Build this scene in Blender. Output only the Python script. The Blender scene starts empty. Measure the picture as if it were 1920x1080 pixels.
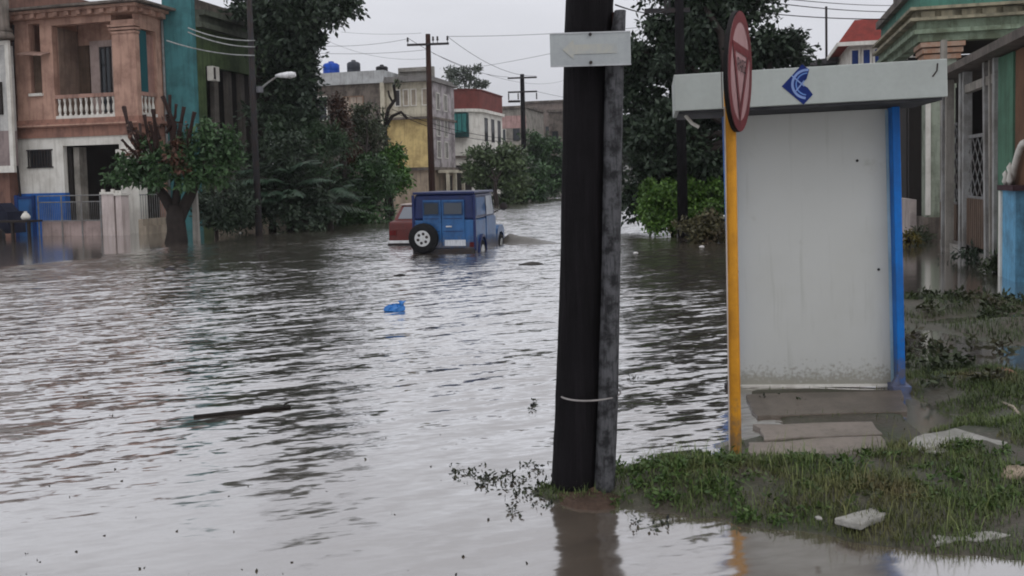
import bpy, math, random
import numpy as np
from mathutils import Vector, Matrix
random.seed(7)
RNG = np.random.default_rng(7)
SC = bpy.context.scene
COL = SC.collection
R = math.radians

# ------------------------------------------------------------------ camera
CAM_H, FPX = 1.7, 1700.0
PITCH, ROLL = R(3.0), R(1.3)
cd = bpy.data.cameras.new('camera'); cam = bpy.data.objects.new('camera', cd); COL.objects.link(cam)
cd.sensor_width = 36.0; cd.lens = 36.0 * FPX / 1920.0; cd.shift_y = -116.0 / 1920.0
cd.clip_start = 0.05; cd.clip_end = 3000
FW = Vector((0, math.cos(PITCH), -math.sin(PITCH)))
_r0 = Vector((1, 0, 0)); _u0 = Vector((0, math.sin(PITCH), math.cos(PITCH)))
RT = _r0 * math.cos(ROLL) - _u0 * math.sin(ROLL); UP = _u0 * math.cos(ROLL) + _r0 * math.sin(ROLL)
cam.matrix_world = Matrix(((RT.x, UP.x, -FW.x, 0), (RT.y, UP.y, -FW.y, 0), (RT.z, UP.z, -FW.z, CAM_H), (0, 0, 0, 1)))
SC.camera = cam

# ------------------------------------------------------------------ sky, sun, exposure
SUN_EL, SUN_AZ = R(55), R(150)
W = bpy.data.worlds.new('World'); SC.world = W; W.use_nodes = True
nt = W.node_tree; nt.nodes.clear()
def N(nt, t, **kw):
    n = nt.nodes.new(t)
    for k, v in kw.items(): setattr(n, k, v)
    return n
sky = N(nt, 'ShaderNodeTexSky', sky_type='NISHITA', sun_disc=False)
sky.sun_elevation = SUN_EL; sky.sun_rotation = SUN_AZ; sky.dust_density = 3.0
hs = N(nt, 'ShaderNodeHueSaturation'); hs.inputs['Saturation'].default_value = 0.12
nt.links.new(sky.outputs[0], hs.inputs['Color'])
tc = N(nt, 'ShaderNodeTexCoord'); sep = N(nt, 'ShaderNodeSeparateXYZ'); nt.links.new(tc.outputs['Generated'], sep.inputs[0])
# overcast layer: clouds a little brighter overhead, with soft uneven patches
mr = N(nt, 'ShaderNodeMapRange'); mr.inputs[1].default_value = 0.0; mr.inputs[2].default_value = 1.0; mr.inputs[3].default_value = 6.3; mr.inputs[4].default_value = 13.0
nt.links.new(sep.outputs['Z'], mr.inputs[0])
mp = N(nt, 'ShaderNodeMapping'); mp.inputs['Scale'].default_value = (2.0, 2.0, 6.0); nt.links.new(tc.outputs['Generated'], mp.inputs[0])
nz = N(nt, 'ShaderNodeTexNoise'); nz.inputs['Scale'].default_value = 1.3; nz.inputs['Detail'].default_value = 5; nt.links.new(mp.outputs[0], nz.inputs['Vector'])
mr2 = N(nt, 'ShaderNodeMapRange'); mr2.inputs[1].default_value = 0.3; mr2.inputs[2].default_value = 0.7; mr2.inputs[3].default_value = 0.88; mr2.inputs[4].default_value = 1.1
nt.links.new(nz.outputs[0], mr2.inputs[0])
mul = N(nt, 'ShaderNodeMath', operation='MULTIPLY'); nt.links.new(mr.outputs[0], mul.inputs[0]); nt.links.new(mr2.outputs[0], mul.inputs[1])
cc = N(nt, 'ShaderNodeVectorMath', operation='SCALE'); cc.inputs[0].default_value = (0.97, 0.985, 1.06); nt.links.new(mul.outputs[0], cc.inputs['Scale'])
mx = N(nt, 'ShaderNodeMix', data_type='RGBA'); mx.inputs[0].default_value = 0.85
nt.links.new(hs.outputs[0], mx.inputs[6]); nt.links.new(cc.outputs[0], mx.inputs[7])
bg = N(nt, 'ShaderNodeBackground'); bg.inputs['Strength'].default_value = 0.1; nt.links.new(mx.outputs[2], bg.inputs['Color'])
wo = N(nt, 'ShaderNodeOutputWorld'); nt.links.new(bg.outputs[0], wo.inputs['Surface'])
sd = bpy.data.lights.new('sun', 'SUN'); sun = bpy.data.objects.new('sun', sd); COL.objects.link(sun)
sd.energy = 0.5; sd.angle = R(40); sd.color = (1, 0.97, 0.93)
_sdir = Vector((math.sin(SUN_AZ) * math.cos(SUN_EL), math.cos(SUN_AZ) * math.cos(SUN_EL), math.sin(SUN_EL)))
sun.rotation_euler = _sdir.to_track_quat('Z', 'Y').to_euler()
SC.view_settings.view_transform = 'Standard'; SC.view_settings.look = 'None'
SC.view_settings.exposure = 0.08; SC.view_settings.gamma = 1.0
SC.cycles.filter_width = 1.9
SC.cycles.max_bounces = 6; SC.cycles.use_denoising = True

# ------------------------------------------------------------------ where things stand
TH = R(14.5); SN, CS = math.sin(TH), math.cos(TH)      # the street runs 14.5 degrees to the right of +Y
def ray(px, py):
    return FW + RT * ((px - 960) / FPX) - UP * ((py - 424) / FPX)
def P(px, py, Y):                                      # a point of the photograph at distance Y
    d = ray(px, py); k = Y / d.y
    return Vector((d.x * k, Y, CAM_H + d.z * k))
def G(px, py, z=0.0):                                  # a point of the photograph on the ground / water
    d = ray(px, py); k = (z - CAM_H) / d.z
    return Vector((d.x * k, d.y * k, z))
def SW(lat, al, z=0.0):                                # street frame -> world
    return Vector((lat * CS + al * SN, -lat * SN + al * CS, z))

# ------------------------------------------------------------------ materials
MATS = {}
def base_mat(name):
    m = bpy.data.materials.new(name); m.use_nodes = True; t = m.node_tree
    return m, t, t.nodes['Principled BSDF']
def noise(t, vec, scale, detail=5, rough=0.6, stretch=None):
    if stretch is not None:
        mp = N(t, 'ShaderNodeMapping'); mp.inputs['Scale'].default_value = stretch
        t.links.new(vec, mp.inputs[0]); vec = mp.outputs[0]
    n = N(t, 'ShaderNodeTexNoise'); n.inputs['Scale'].default_value = scale
    n.inputs['Detail'].default_value = detail; n.inputs['Roughness'].default_value = rough
    t.links.new(vec, n.inputs['Vector']); return n.outputs[0]
def ramp(t, fac, a, b, lo=0.0, hi=1.0):
    r = N(t, 'ShaderNodeMapRange'); r.inputs[1].default_value = a; r.inputs[2].default_value = b
    r.inputs[3].default_value = lo; r.inputs[4].default_value = hi; t.links.new(fac, r.inputs[0]); return r.outputs[0]
def mixc(t, fac, a, b):
    m = N(t, 'ShaderNodeMix', data_type='RGBA')
    if isinstance(fac, float): m.inputs[0].default_value = fac
    else: t.links.new(fac, m.inputs[0])
    for i, v in ((6, a), (7, b)):
        if isinstance(v, tuple): m.inputs[i].default_value = (*v, 1)
        else: t.links.new(v, m.inputs[i])
    return m.outputs[2]
def wall(name, col, dirt=None, amt=0.5, rough=0.75, scale=1.0, streak=0.5, bump=0.25, spec=0.13, metal=0.0, coat=0.0, mud=0.0, grain=0.0):
    """weathered surface: patchy tone, vertical run-off stains, fine grain"""
    if name in MATS: return MATS[name]
    m, t, b = base_mat(name)
    dirt = dirt or tuple(c * 0.35 for c in col)
    co = N(t, 'ShaderNodeTexCoord').outputs['Object']
    n1 = noise(t, co, 1.3 * scale, 6, 0.65); n2 = noise(t, co, 3.0 * scale, 5, 0.6, (2.2, 2.2, 0.22)); n3 = noise(t, co, 26 * scale, 3)
    c1 = mixc(t, ramp(t, n1, 0.44, 0.62, 0, amt), tuple(min(1, c * 1.06) for c in col), dirt)
    c2 = mixc(t, ramp(t, n2, 0.5, 0.66, 0, streak), c1, dirt)
    c3 = mixc(t, ramp(t, n3, 0.3, 0.7, 0, 0.22), c2, tuple(c * 0.7 for c in col))
    if mud:                                           # dried splashes that thin out with height above the ground
        sp = N(t, 'ShaderNodeSeparateXYZ'); t.links.new(co, sp.inputs[0]); h = ramp(t, sp.outputs[2], 0.0, mud, .42, -.1)
        q = N(t, 'ShaderNodeMath', operation='ADD'); t.links.new(noise(t, co, 14, 6, .7), q.inputs[0]); t.links.new(h, q.inputs[1])
        c3 = mixc(t, ramp(t, q.outputs[0], .58, .82, 0, .75), c3, (0.13, 0.105, 0.08))
    if grain:                                         # long cracks down the timber
        n4 = noise(t, co, 11, 5, .7, (2.5, 2.5, .12)); c3 = mixc(t, ramp(t, n4, .5, .7, 0, grain), c3, tuple(c * 3.2 for c in col))
        n3 = n4
    t.links.new(c3, b.inputs['Base Color'])
    b.inputs['Roughness'].default_value = rough; b.inputs['Specular IOR Level'].default_value = spec
    b.inputs['Metallic'].default_value = metal; b.inputs['Coat Weight'].default_value = coat
    if bump:
        bp = N(t, 'ShaderNodeBump'); bp.inputs['Strength'].default_value = bump; bp.inputs['Distance'].default_value = 0.02
        t.links.new(n3, bp.inputs['Height']); t.links.new(bp.outputs[0], b.inputs['Normal'])
    MATS[name] = m; return m
def leafmat(name, c1, c2, c3=None, rough=0.45):
    if name in MATS: return MATS[name]
    m, t, b = base_mat(name)
    g = N(t, 'ShaderNodeNewGeometry'); rp = g.outputs['Random Per Island']
    co = N(t, 'ShaderNodeTexCoord').outputs['Object']; n1 = noise(t, co, 0.9, 3)
    c = mixc(t, rp, c1, c2)
    if c3 is not None:
        c = mixc(t, ramp(t, n1, 0.52, 0.68, 0, 0.9), c, c3)
    t.links.new(c, b.inputs['Base Color']); b.inputs['Roughness'].default_value = rough
    b.inputs['Specular IOR Level'].default_value = 0.22
    MATS[name] = m; return m
def glassmat(name, col=(0.02, 0.025, 0.03)):
    if name in MATS: return MATS[name]
    m, t, b = base_mat(name)
    b.inputs['Base Color'].default_value = (*col, 1); b.inputs['Roughness'].default_value = 0.08
    MATS[name] = m; return m

# ------------------------------------------------------------------ mesh builder
class MB:
    def __init__(s, off=(0, 0, 0)): s.v = []; s.f = []; s.o = Vector(off)
    def add(s, vs, fs):
        n = len(s.v); s.v += [tuple(Vector(v) - s.o) for v in vs]; s.f += [tuple(i + n for i in f) for f in fs]; return s
    def box(s, x0, x1, y0, y1, z0, z1):
        x0, x1 = min(x0, x1), max(x0, x1); y0, y1 = min(y0, y1), max(y0, y1); z0, z1 = min(z0, z1), max(z0, z1)
        return s.add([(x0, y0, z0), (x1, y0, z0), (x1, y1, z0), (x0, y1, z0), (x0, y0, z1), (x1, y0, z1), (x1, y1, z1), (x0, y1, z1)],
                     [(0, 3, 2, 1), (4, 5, 6, 7), (0, 1, 5, 4), (1, 2, 6, 5), (2, 3, 7, 6), (3, 0, 4, 7)])
    def hexa(s, p):                                   # 8 free corners, same order as box
        return s.add(p, [(0, 3, 2, 1), (4, 5, 6, 7), (0, 1, 5, 4), (1, 2, 6, 5), (2, 3, 7, 6), (3, 0, 4, 7)])
    def tube(s, pts, rad, n=10, cap=True, rough=0.0):
        pts = [Vector(p) for p in pts]
        if not hasattr(rad, '__len__'): rad = [rad] * len(pts)
        vs, fs = [], []
        prev = None
        for i, p in enumerate(pts):
            d = (pts[min(i + 1, len(pts) - 1)] - pts[max(i - 1, 0)]).normalized()
            a = prev - d * prev.dot(d) if prev is not None else d.orthogonal()
            if a.length < 1e-6: a = d.orthogonal()
            a.normalize(); b = d.cross(a); prev = a
            for k in range(n):
                w = 2 * math.pi * k / n; vs.append(p + (a * math.cos(w) + b * math.sin(w)) * rad[i] * (1 + rough * (math.sin(3 * w + i * 2.1) + math.sin(5 * w - i * 1.3) + random.uniform(-1, 1)) * .5))
        for i in range(len(pts) - 1):
            for k in range(n):
                k2 = (k + 1) % n; fs.append((i * n + k, i * n + k2, i * n + n + k2, i * n + n + k))
        if cap: fs += [tuple(reversed(range(n))), tuple(range((len(pts) - 1) * n, len(pts) * n))]
        return s.add(vs, fs)
    def lathe(s, prof, c=(0, 0, 0), n=16, axis='Z'):
        vs, fs = [], []
        for r, h in prof:
            for k in range(n):
                w = 2 * math.pi * k / n; a, b = r * math.cos(w), r * math.sin(w)
                q = {'Z': (a, b, h), 'Y': (a, h, b), 'X': (h, a, b)}[axis]
                vs.append((c[0] + q[0], c[1] + q[1], c[2] + q[2]))
        for i in range(len(prof) - 1):
            for k in range(n):
                k2 = (k + 1) % n; fs.append((i * n + k, i * n + k2, i * n + n + k2, i * n + n + k))
        fs += [tuple(reversed(range(n))), tuple(range((len(prof) - 1) * n, len(prof) * n))]
        return s.add(vs, fs)
    def prism(s, poly, axis, a, b):                  # 2-D outline pushed along an axis
        n = len(poly)
        def q(p, h): return {'Z': (p[0], p[1], h), 'Y': (p[0], h, p[1]), 'X': (h, p[0], p[1])}[axis]
        vs = [q(p, a) for p in poly] + [q(p, b) for p in poly]
        fs = [tuple(range(n)), tuple(reversed(range(n, 2 * n)))] + [(i, i + n, (i + 1) % n + n, (i + 1) % n) for i in range(n)]
        return s.add(vs, fs)
    def build(s, name, m, parent=None, smooth=False, bevel=0.0):
        me = bpy.data.meshes.new(name); me.from_pydata(s.v, [], s.f); me.update()
        o = bpy.data.objects.new(name, me); COL.objects.link(o)
        if m: me.materials.append(m)
        import bmesh
        bm = bmesh.new(); bm.from_mesh(me); bmesh.ops.recalc_face_normals(bm, faces=bm.faces); bm.to_mesh(me); bm.free()
        if smooth: me.shade_smooth()
        if bevel:
            bv = o.modifiers.new('bevel', 'BEVEL'); bv.width = bevel; bv.segments = 2; bv.limit_method = 'ANGLE'; bv.angle_limit = R(40)
        if parent: o.parent = parent
        return o
def tag(o, label=None, cat=None, group=None, kind=None):
    if label: o['label'] = label
    if cat: o['category'] = cat
    if group: o['group'] = group
    if kind: o['kind'] = kind
    return o
def thing(name, label, cat, loc=(0, 0, 0), rz=0.0, group=None):
    o = bpy.data.objects.new(name, None); COL.objects.link(o); o.location = loc; o.rotation_euler = (0, 0, rz); o.empty_display_size = 0.3
    return tag(o, label, cat, group)
def quads(name, V, m, parent=None, tri=False):       # V: (n, k, 3) polygons from numpy
    n, k = V.shape[:2]
    me = bpy.data.meshes.new(name); me.vertices.add(n * k); me.vertices.foreach_set('co', V.reshape(-1).astype(np.float32))
    me.loops.add(n * k); me.loops.foreach_set('vertex_index', np.arange(n * k, dtype=np.int32))
    me.polygons.add(n); me.polygons.foreach_set('loop_start', np.arange(0, n * k, k, dtype=np.int32))
    me.update(calc_edges=True); me.validate()
    if m: me.materials.append(m)
    o = bpy.data.objects.new(name, me); COL.objects.link(o)
    if parent: o.parent = parent
    return o

def bladesmesh(name, V, m):                          # 5 points per blade: a quad and a tip triangle sharing an edge
    n = len(V); me = bpy.data.meshes.new(name); me.vertices.add(n * 5); me.vertices.foreach_set('co', V.reshape(-1).astype(np.float32))
    b = (np.arange(n) * 5)[:, None]; li = (b + np.array([[0, 1, 2, 4, 4, 2, 3]])).astype(np.int32)
    me.loops.add(n * 7); me.loops.foreach_set('vertex_index', li.reshape(-1))
    me.polygons.add(n * 2); me.polygons.foreach_set('loop_start', (np.arange(n)[:, None] * 7 + np.array([[0, 4]])).reshape(-1).astype(np.int32))
    me.update(calc_edges=True); me.validate(); me.materials.append(m)
    o = bpy.data.objects.new(name, me); COL.objects.link(o); return o

# ------------------------------------------------------------------ ground and water
def vnoise(x, y, s, seed=0):                          # smooth value noise
    rg = np.random.default_rng(seed); T = rg.random((64, 64))
    x = np.asarray(x) * s; y = np.asarray(y) * s
    xi = np.floor(x).astype(int); yi = np.floor(y).astype(int); fx = x - xi; fy = y - yi
    fx = fx * fx * (3 - 2 * fx); fy = fy * fy * (3 - 2 * fy)
    g = lambda a, b: T[a % 64, b % 64]
    return (g(xi, yi) * (1 - fx) + g(xi + 1, yi) * fx) * (1 - fy) + (g(xi, yi + 1) * (1 - fx) + g(xi + 1, yi + 1) * fx) * fy
def sdpoly(x, y, poly):                               # signed distance, positive inside
    x = np.asarray(x, float); y = np.asarray(y, float)
    d = np.full(x.shape, 1e9); ins = np.zeros(x.shape, bool); n = len(poly)
    for i in range(n):
        ax, ay = poly[i]; bx, by = poly[(i + 1) % n]; ex, ey = bx - ax, by - ay
        t = np.clip(((x - ax) * ex + (y - ay) * ey) / (ex * ex + ey * ey), 0, 1)
        d = np.minimum(d, np.hypot(x - ax - t * ex, y - ay - t * ey))
        c = ((ay > y) != (by > y)) & (x < (bx - ax) * (y - ay) / (by - ay + 1e-12) + ax); ins ^= c
    return np.where(ins, d, -d)
VERGE = [(0.02, 4.88), (0.12, 4.66), (0.6, 4.48), (1.1, 4.18), (1.7, 3.95), (2.3, 3.74), (4, 3.5), (7, 4.2), (7, 7.5), (4.4, 7.2), (3.5, 6.4), (2.6, 5.62), (1.9, 5.42), (1.2, 5.36), (0.65, 5.2), (0.3, 5.02)]
PATCH = [(3.1, 6.3), (6.4, 6.2), (8.2, 9.5), (7.6, 11.0), (5.6, 12.0), (4.6, 11.8), (3.6, 9.0), (3.1, 7.4)]
PAD = [tuple(G(x_, y_))[:2] for x_, y_ in ((1392, 728), (1700, 722), (1722, 800), (1760, 850), (1700, 880), (1395, 870))]
def ground_z(x, y):
    x = np.asarray(x, float); y = np.asarray(y, float)
    n = (vnoise(x + 40, y + 40, 2.3, 1) - 0.5) * 0.07 + (vnoise(x + 9, y + 70, 7.0, 2) - 0.5) * 0.03
    d1 = sdpoly(x, y, VERGE); d2 = sdpoly(x, y, PATCH)
    z = -0.32 + np.zeros_like(x)
    z1 = np.clip(d1 * 0.22, -0.3, 0.085) + n * np.clip(d1 + 0.5, 0, 0.6) / 0.6
    n2 = (vnoise(x * 0.6 + 11, y + 5, 1.25, 3) - 0.5) * 0.22
    z2 = np.clip(d2 * 0.3, -0.3, 0.0) - .006 + (n2 * 1.0 + n) * np.clip(d2 + 0.3, 0, 0.6) / 0.6 + 0.012
    d3 = sdpoly(x, y, PAD) + (vnoise(x + 3, y + 8, 1.7, 5) - .5) * .5 - .06; z3 = np.clip(d3 * 0.15, -0.3, 0.014) + n * .12 * np.clip(d3 + .3, 0, .3)
    z = np.maximum(z, np.maximum(np.maximum(z1, z2), z3))
    al = x * SN + y * CS
    hill = np.clip(al - 84, 0, None)
    z = z + np.where(hill > 0, 0.34 * np.clip(hill / 8, 0, 1) + 0.035 * hill * np.clip(1.6 - hill / 300, 0.4, 1), 0)
    return z
def gridmesh(name, xs, ys, zf, m):
    X, Y = np.meshgrid(xs, ys); Z = zf(X, Y); nx, ny = len(xs), len(ys)
    me = bpy.data.meshes.new(name); co = np.stack([X, Y, Z], -1).reshape(-1, 3)
    idx = np.arange(nx * ny).reshape(ny, nx); q = np.stack([idx[:-1, :-1], idx[:-1, 1:], idx[1:, 1:], idx[1:, :-1]], -1).reshape(-1, 4)
    me.vertices.add(len(co)); me.vertices.foreach_set('co', co.reshape(-1).astype(np.float32))
    me.loops.add(q.size); me.loops.foreach_set('vertex_index', q.reshape(-1).astype(np.int32))
    me.polygons.add(len(q)); me.polygons.foreach_set('loop_start', np.arange(0, q.size, 4, dtype=np.int32))
    me.update(calc_edges=True); me.validate(); me.shade_smooth(); me.materials.append(m)
    o = bpy.data.objects.new(name, me); COL.objects.link(o); return o
def soil_mat():
    m, t, b = base_mat('wet_soil'); co = N(t, 'ShaderNodeTexCoord').outputs['Object']
    n1 = noise(t, co, 2.2, 6); n2 = noise(t, co, 30, 4)
    c = mixc(t, ramp(t, n1, 0.4, 0.65), (0.042, 0.034, 0.022), (0.028, 0.034, 0.014))
    c = mixc(t, ramp(t, n2, 0.55, 0.8, 0, 0.6), c, (0.12, 0.1, 0.07))
    t.links.new(c, b.inputs['Base Color']); b.inputs['Roughness'].default_value = 0.55
    bp = N(t, 'ShaderNodeBump'); bp.inputs['Strength'].default_value = 0.6; bp.inputs['Distance'].default_value = 0.02
    t.links.new(n2, bp.inputs['Height']); t.links.new(bp.outputs[0], b.inputs['Normal']); return m
fine = lambda a, b, s: np.arange(a, b, s)
xs = np.concatenate([[-420, -300, -200, -100, -60, -40, -25, -15, -8, -4, -2, -1], fine(-0.5, 9, 0.06), [10, 12, 15, 20, 30, 45, 70, 120, 220, 300, 420]])
ys = np.concatenate([[-40, -20, -8, 0, 2], fine(2.8, 13.5, 0.06), [14, 16, 20, 26, 34, 45, 60], fine(68, 200, 4), [220, 260, 320, 420]])
tag(gridmesh('ground', xs, ys, ground_z, soil_mat()), kind='structure')

def water_mat():
    m, t, b = base_mat('flood_water'); nodes = t.nodes
    co = N(t, 'ShaderNodeTexCoord').outputs['Object']
    # ripple slopes (not heights): crests lie across the view and slant a little, stronger over the road
    def slope(scale, stretch, detail, seed, turn):
        rot = N(t, 'ShaderNodeMapping'); rot.inputs['Rotation'].default_value = (0, 0, R(turn)); t.links.new(co, rot.inputs[0]); v = rot.outputs[0]
        mp = N(t, 'ShaderNodeMapping'); mp.inputs['Scale'].default_value = stretch; mp.inputs['Location'].default_value = (seed * 7.3, seed * 3.1, 0)
        t.links.new(v, mp.inputs[0])
        n = N(t, 'ShaderNodeTexNoise', noise_dimensions='2D'); n.inputs['Scale'].default_value = scale; n.inputs['Detail'].default_value = detail; n.inputs['Roughness'].default_value = 0.55
        n.inputs['Distortion'].default_value = 0.4
        t.links.new(mp.outputs[0], n.inputs['Vector'])
        s = N(t, 'ShaderNodeVectorMath', operation='SUBTRACT'); t.links.new(n.outputs['Color'], s.inputs[0]); s.inputs[1].default_value = (0.5, 0.5, 0.5); return s.outputs[0]
    def scale(vec, k):
        s = N(t, 'ShaderNodeVectorMath', operation='SCALE'); t.links.new(vec, s.inputs[0])
        if isinstance(k, float): s.inputs['Scale'].default_value = k
        else: t.links.new(k, s.inputs['Scale'])
        return s.outputs[0]
    def addv(a, c):
        s = N(t, 'ShaderNodeVectorMath', operation='ADD'); t.links.new(a, s.inputs[0]); t.links.new(c, s.inputs[1]); return s.outputs[0]
    def mulm(a, c):
        s = N(t, 'ShaderNodeMath', operation='MULTIPLY')
        for i, q in enumerate((a, c)):
            if isinstance(q, float): s.inputs[i].default_value = q
            else: t.links.new(q, s.inputs[i])
        return s.outputs[0]
    # masks in the street frame: lateral position (road / calm edges) and distance
    st = N(t, 'ShaderNodeMapping', vector_type='POINT'); st.inputs['Rotation'].default_value = (0, 0, TH); t.links.new(co, st.inputs[0])
    sx = N(t, 'ShaderNodeSeparateXYZ'); t.links.new(st.outputs[0], sx.inputs[0]); lat, al = sx.outputs[0], sx.outputs[1]
    wob = noise(t, co, 0.35, 3)
    lw = N(t, 'ShaderNodeMath', operation='MULTIPLY_ADD'); t.links.new(wob, lw.inputs[0]); lw.inputs[1].default_value = 2.2; t.links.new(lat, lw.inputs[2])
    left_in = ramp(t, lw.outputs[0], -14.9, -14.1)            # 0 beyond the far kerb, 1 on the road
    right_in = ramp(t, lw.outputs[0], 0.6, 2.2, 1, 0)         # calm again on the near side
    near = ramp(t, al, 3.6, 7.5, 0.16, 1)
    patch = ramp(t, noise(t, co, 0.22, 2), 0.38, 0.62, 0.55, 1.15)
    roadm = mulm(mulm(left_in, right_in), mulm(near, patch))
    mask = N(t, 'ShaderNodeMath', operation='ADD'); t.links.new(roadm, mask.inputs[0]); mask.inputs[1].default_value = 0.02
    s1 = slope(1.0, (0.9, 5.2, 1), 2.0, 1, -27); s2 = slope(1.0, (2.8, 11.0, 1), 2.5, 2, -16); s3 = slope(1.0, (8.0, 22.0, 1), 2.0, 3, -8)
    tot = addv(addv(scale(s1, 0.66), scale(s2, 0.66)), scale(s3, 0.55))
    lean = N(t, 'ShaderNodeVectorMath', operation='ADD'); t.links.new(tot, lean.inputs[0]); lean.inputs[1].default_value = (0, -0.09, 0); tot = lean.outputs[0]
    tot = scale(tot, mask.outputs[0])
    aniso = N(t, 'ShaderNodeVectorMath', operation='MULTIPLY'); t.links.new(tot, aniso.inputs[0]); aniso.inputs[1].default_value = (0.6, 1.0, 0.0)
    up = N(t, 'ShaderNodeVectorMath', operation='ADD'); t.links.new(aniso.outputs[0], up.inputs[0]); t.links.new(N(t, 'ShaderNodeNewGeometry').outputs['Normal'], up.inputs[1])
    nn = N(t, 'ShaderNodeVectorMath', operation='NORMALIZE'); t.links.new(up.outputs[0], nn.inputs[0])
    mud = mixc(t, noise(t, co, 0.25, 4), (0.085, 0.068, 0.052), (0.12, 0.097, 0.076))
    df = N(t, 'ShaderNodeBsdfDiffuse'); t.links.new(mud, df.inputs['Color'])
    gl = N(t, 'ShaderNodeBsdfGlossy'); gl.inputs['Roughness'].default_value = 0.12; t.links.new(nn.outputs[0], gl.inputs['Normal']); gl.inputs['Color'].default_value = (0.95, 0.95, 0.95, 1)
    fr = N(t, 'ShaderNodeFresnel'); fr.inputs['IOR'].default_value = 1.6; t.links.new(nn.outputs[0], fr.inputs['Normal'])
    fac = ramp(t, fr.outputs[0], 0.0, 0.3, 0.1, 0.88)
    ms = N(t, 'ShaderNodeMixShader'); t.links.new(fac, ms.inputs[0]); t.links.new(df.outputs[0], ms.inputs[1]); t.links.new(gl.outputs[0], ms.inputs[2])
    t.links.new(ms.outputs[0], nodes['Material Output'].inputs['Surface']); nodes.remove(b); return m
WATER = water_mat()
wm = MB(); wm.add([SW(-300, -30), SW(300, -30), SW(300, 96), SW(-300, 96)], [(0, 1, 2, 3)])
tag(wm.build('water', WATER), kind='structure')

# ------------------------------------------------------------------ houses (local x = across the street, y = along it)
def house(name, label, cat, lat, al, group=None):
    r = thing(name, label, cat, SW(lat, al), -TH, group)
    return r, (lambda: MB((lat, al, 0)))
PINK = wall('pink_plaster', (0.42, 0.262, 0.2), (0.17, 0.095, 0.075), 0.6, streak=0.55)
PINKD = wall('dull_brown_plaster', (0.2, 0.11, 0.085), (0.06, 0.04, 0.035), 0.6)
CREAM = wall('cream_plaster', (0.5, 0.46, 0.36), (0.16, 0.13, 0.1), 0.5)
WHITE = wall('white_paint', (0.62, 0.6, 0.55), (0.25, 0.22, 0.18), 0.35, streak=0.35)
BLUE = wall('blue_wall_paint', (0.02, 0.105, 0.36), (0.02, 0.05, 0.12), 0.4)
DARK = wall('dark_interior', (0.028, 0.024, 0.022), (0.02, 0.018, 0.016), 0.4)  # near-black base: the shade of recessed interiors is put into the colour
BROWN = wall('brown_door_wood', (0.11, 0.075, 0.055), (0.04, 0.03, 0.022), 0.4, scale=2)
GREYW = wall('grey_old_plaster', (0.27, 0.25, 0.22), (0.07, 0.062, 0.05), 0.6)
MOULD = wall('mouldy_plaster', (0.16, 0.135, 0.115), (0.035, 0.03, 0.027), 0.75)
TEAL = wall('teal_plaster', (0.06, 0.18, 0.19), (0.03, 0.08, 0.085), 0.6)
GREEN = wall('green_plaster', (0.07, 0.1, 0.045), (0.02, 0.03, 0.018), 0.55)
YELLOW = wall('yellow_plaster', (0.55, 0.42, 0.19), (0.25, 0.18, 0.08), 0.7)
REDP = wall('red_painted_parapet', (0.16, 0.05, 0.043), (0.09, 0.035, 0.03), 0.6)
IRON = wall('dark_iron', (0.03, 0.03, 0.033), (0.05, 0.03, 0.02), 0.4, bump=0, scale=4)
IRONL = wall('grey_iron', (0.19, 0.195, 0.195), (0.1, 0.07, 0.05), 0.5, bump=0, scale=4)
SHUT = wall('dark_shutter', (0.055, 0.05, 0.052), (0.02, 0.02, 0.02), 0.4, scale=3)
BARK = wall('dark_wet_bark', (0.028, 0.022, 0.019), (0.012, 0.01, 0.01), .5, scale=4, bump=.6)
GLASS = glassmat('window_glass'); TEALG = glassmat('teal_glass', (0.02, 0.075, 0.085))
CONC = wall('concrete', (0.28, 0.265, 0.24), (0.1, 0.09, 0.075), 0.5)
MINT = wall('mint_green_plaster', (0.24, 0.3, 0.22), (0.09, 0.1, 0.06), 0.8, streak=.7, scale=1.4)
MINTD = wall('teal_green_plaster', (0.085, 0.22, 0.17), (0.05, 0.08, 0.065), 0.6)
BRICK = wall('bare_brick', (0.3, 0.17, 0.11), (0.4, 0.34, 0.28), 0.5, scale=3)

def window(mb, root, x0, x1, y, z0, z1, frame, pane, face='y-', bars=1, t=0.06, name='window'):
    """framed window on a wall face at y (facing -y) or at x (facing +x)"""
    f = mb(); g = mb()
    def bx(q, a, b, zz0, zz1, d0, d1):
        if face == 'y-': q.box(a, b, y - d1, y - d0, zz0, zz1)
        else: q.box(y + d0, y + d1, a, b, zz0, zz1)
    bx(f, x0, x0 + t, z0, z1, -0.03, 0.05); bx(f, x1 - t, x1, z0, z1, -0.03, 0.05)
    bx(f, x0 + t, x1 - t, z1 - t, z1, -0.03, 0.05); bx(f, x0 + t, x1 - t, z0, z0 + t, -0.03, 0.05)
    for k in range(bars):
        c = x0 + (x1 - x0) * (k + 1) / (bars + 1); bx(f, c - t * .4, c + t * .4, z0 + t, z1 - t, -0.03, 0.04)
    bx(g, x0 + t, x1 - t, z0 + t, z1 - t, 0.003, 0.015)
    w = f.build(name, frame, root); g.build('pane', pane, w); return w

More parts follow.
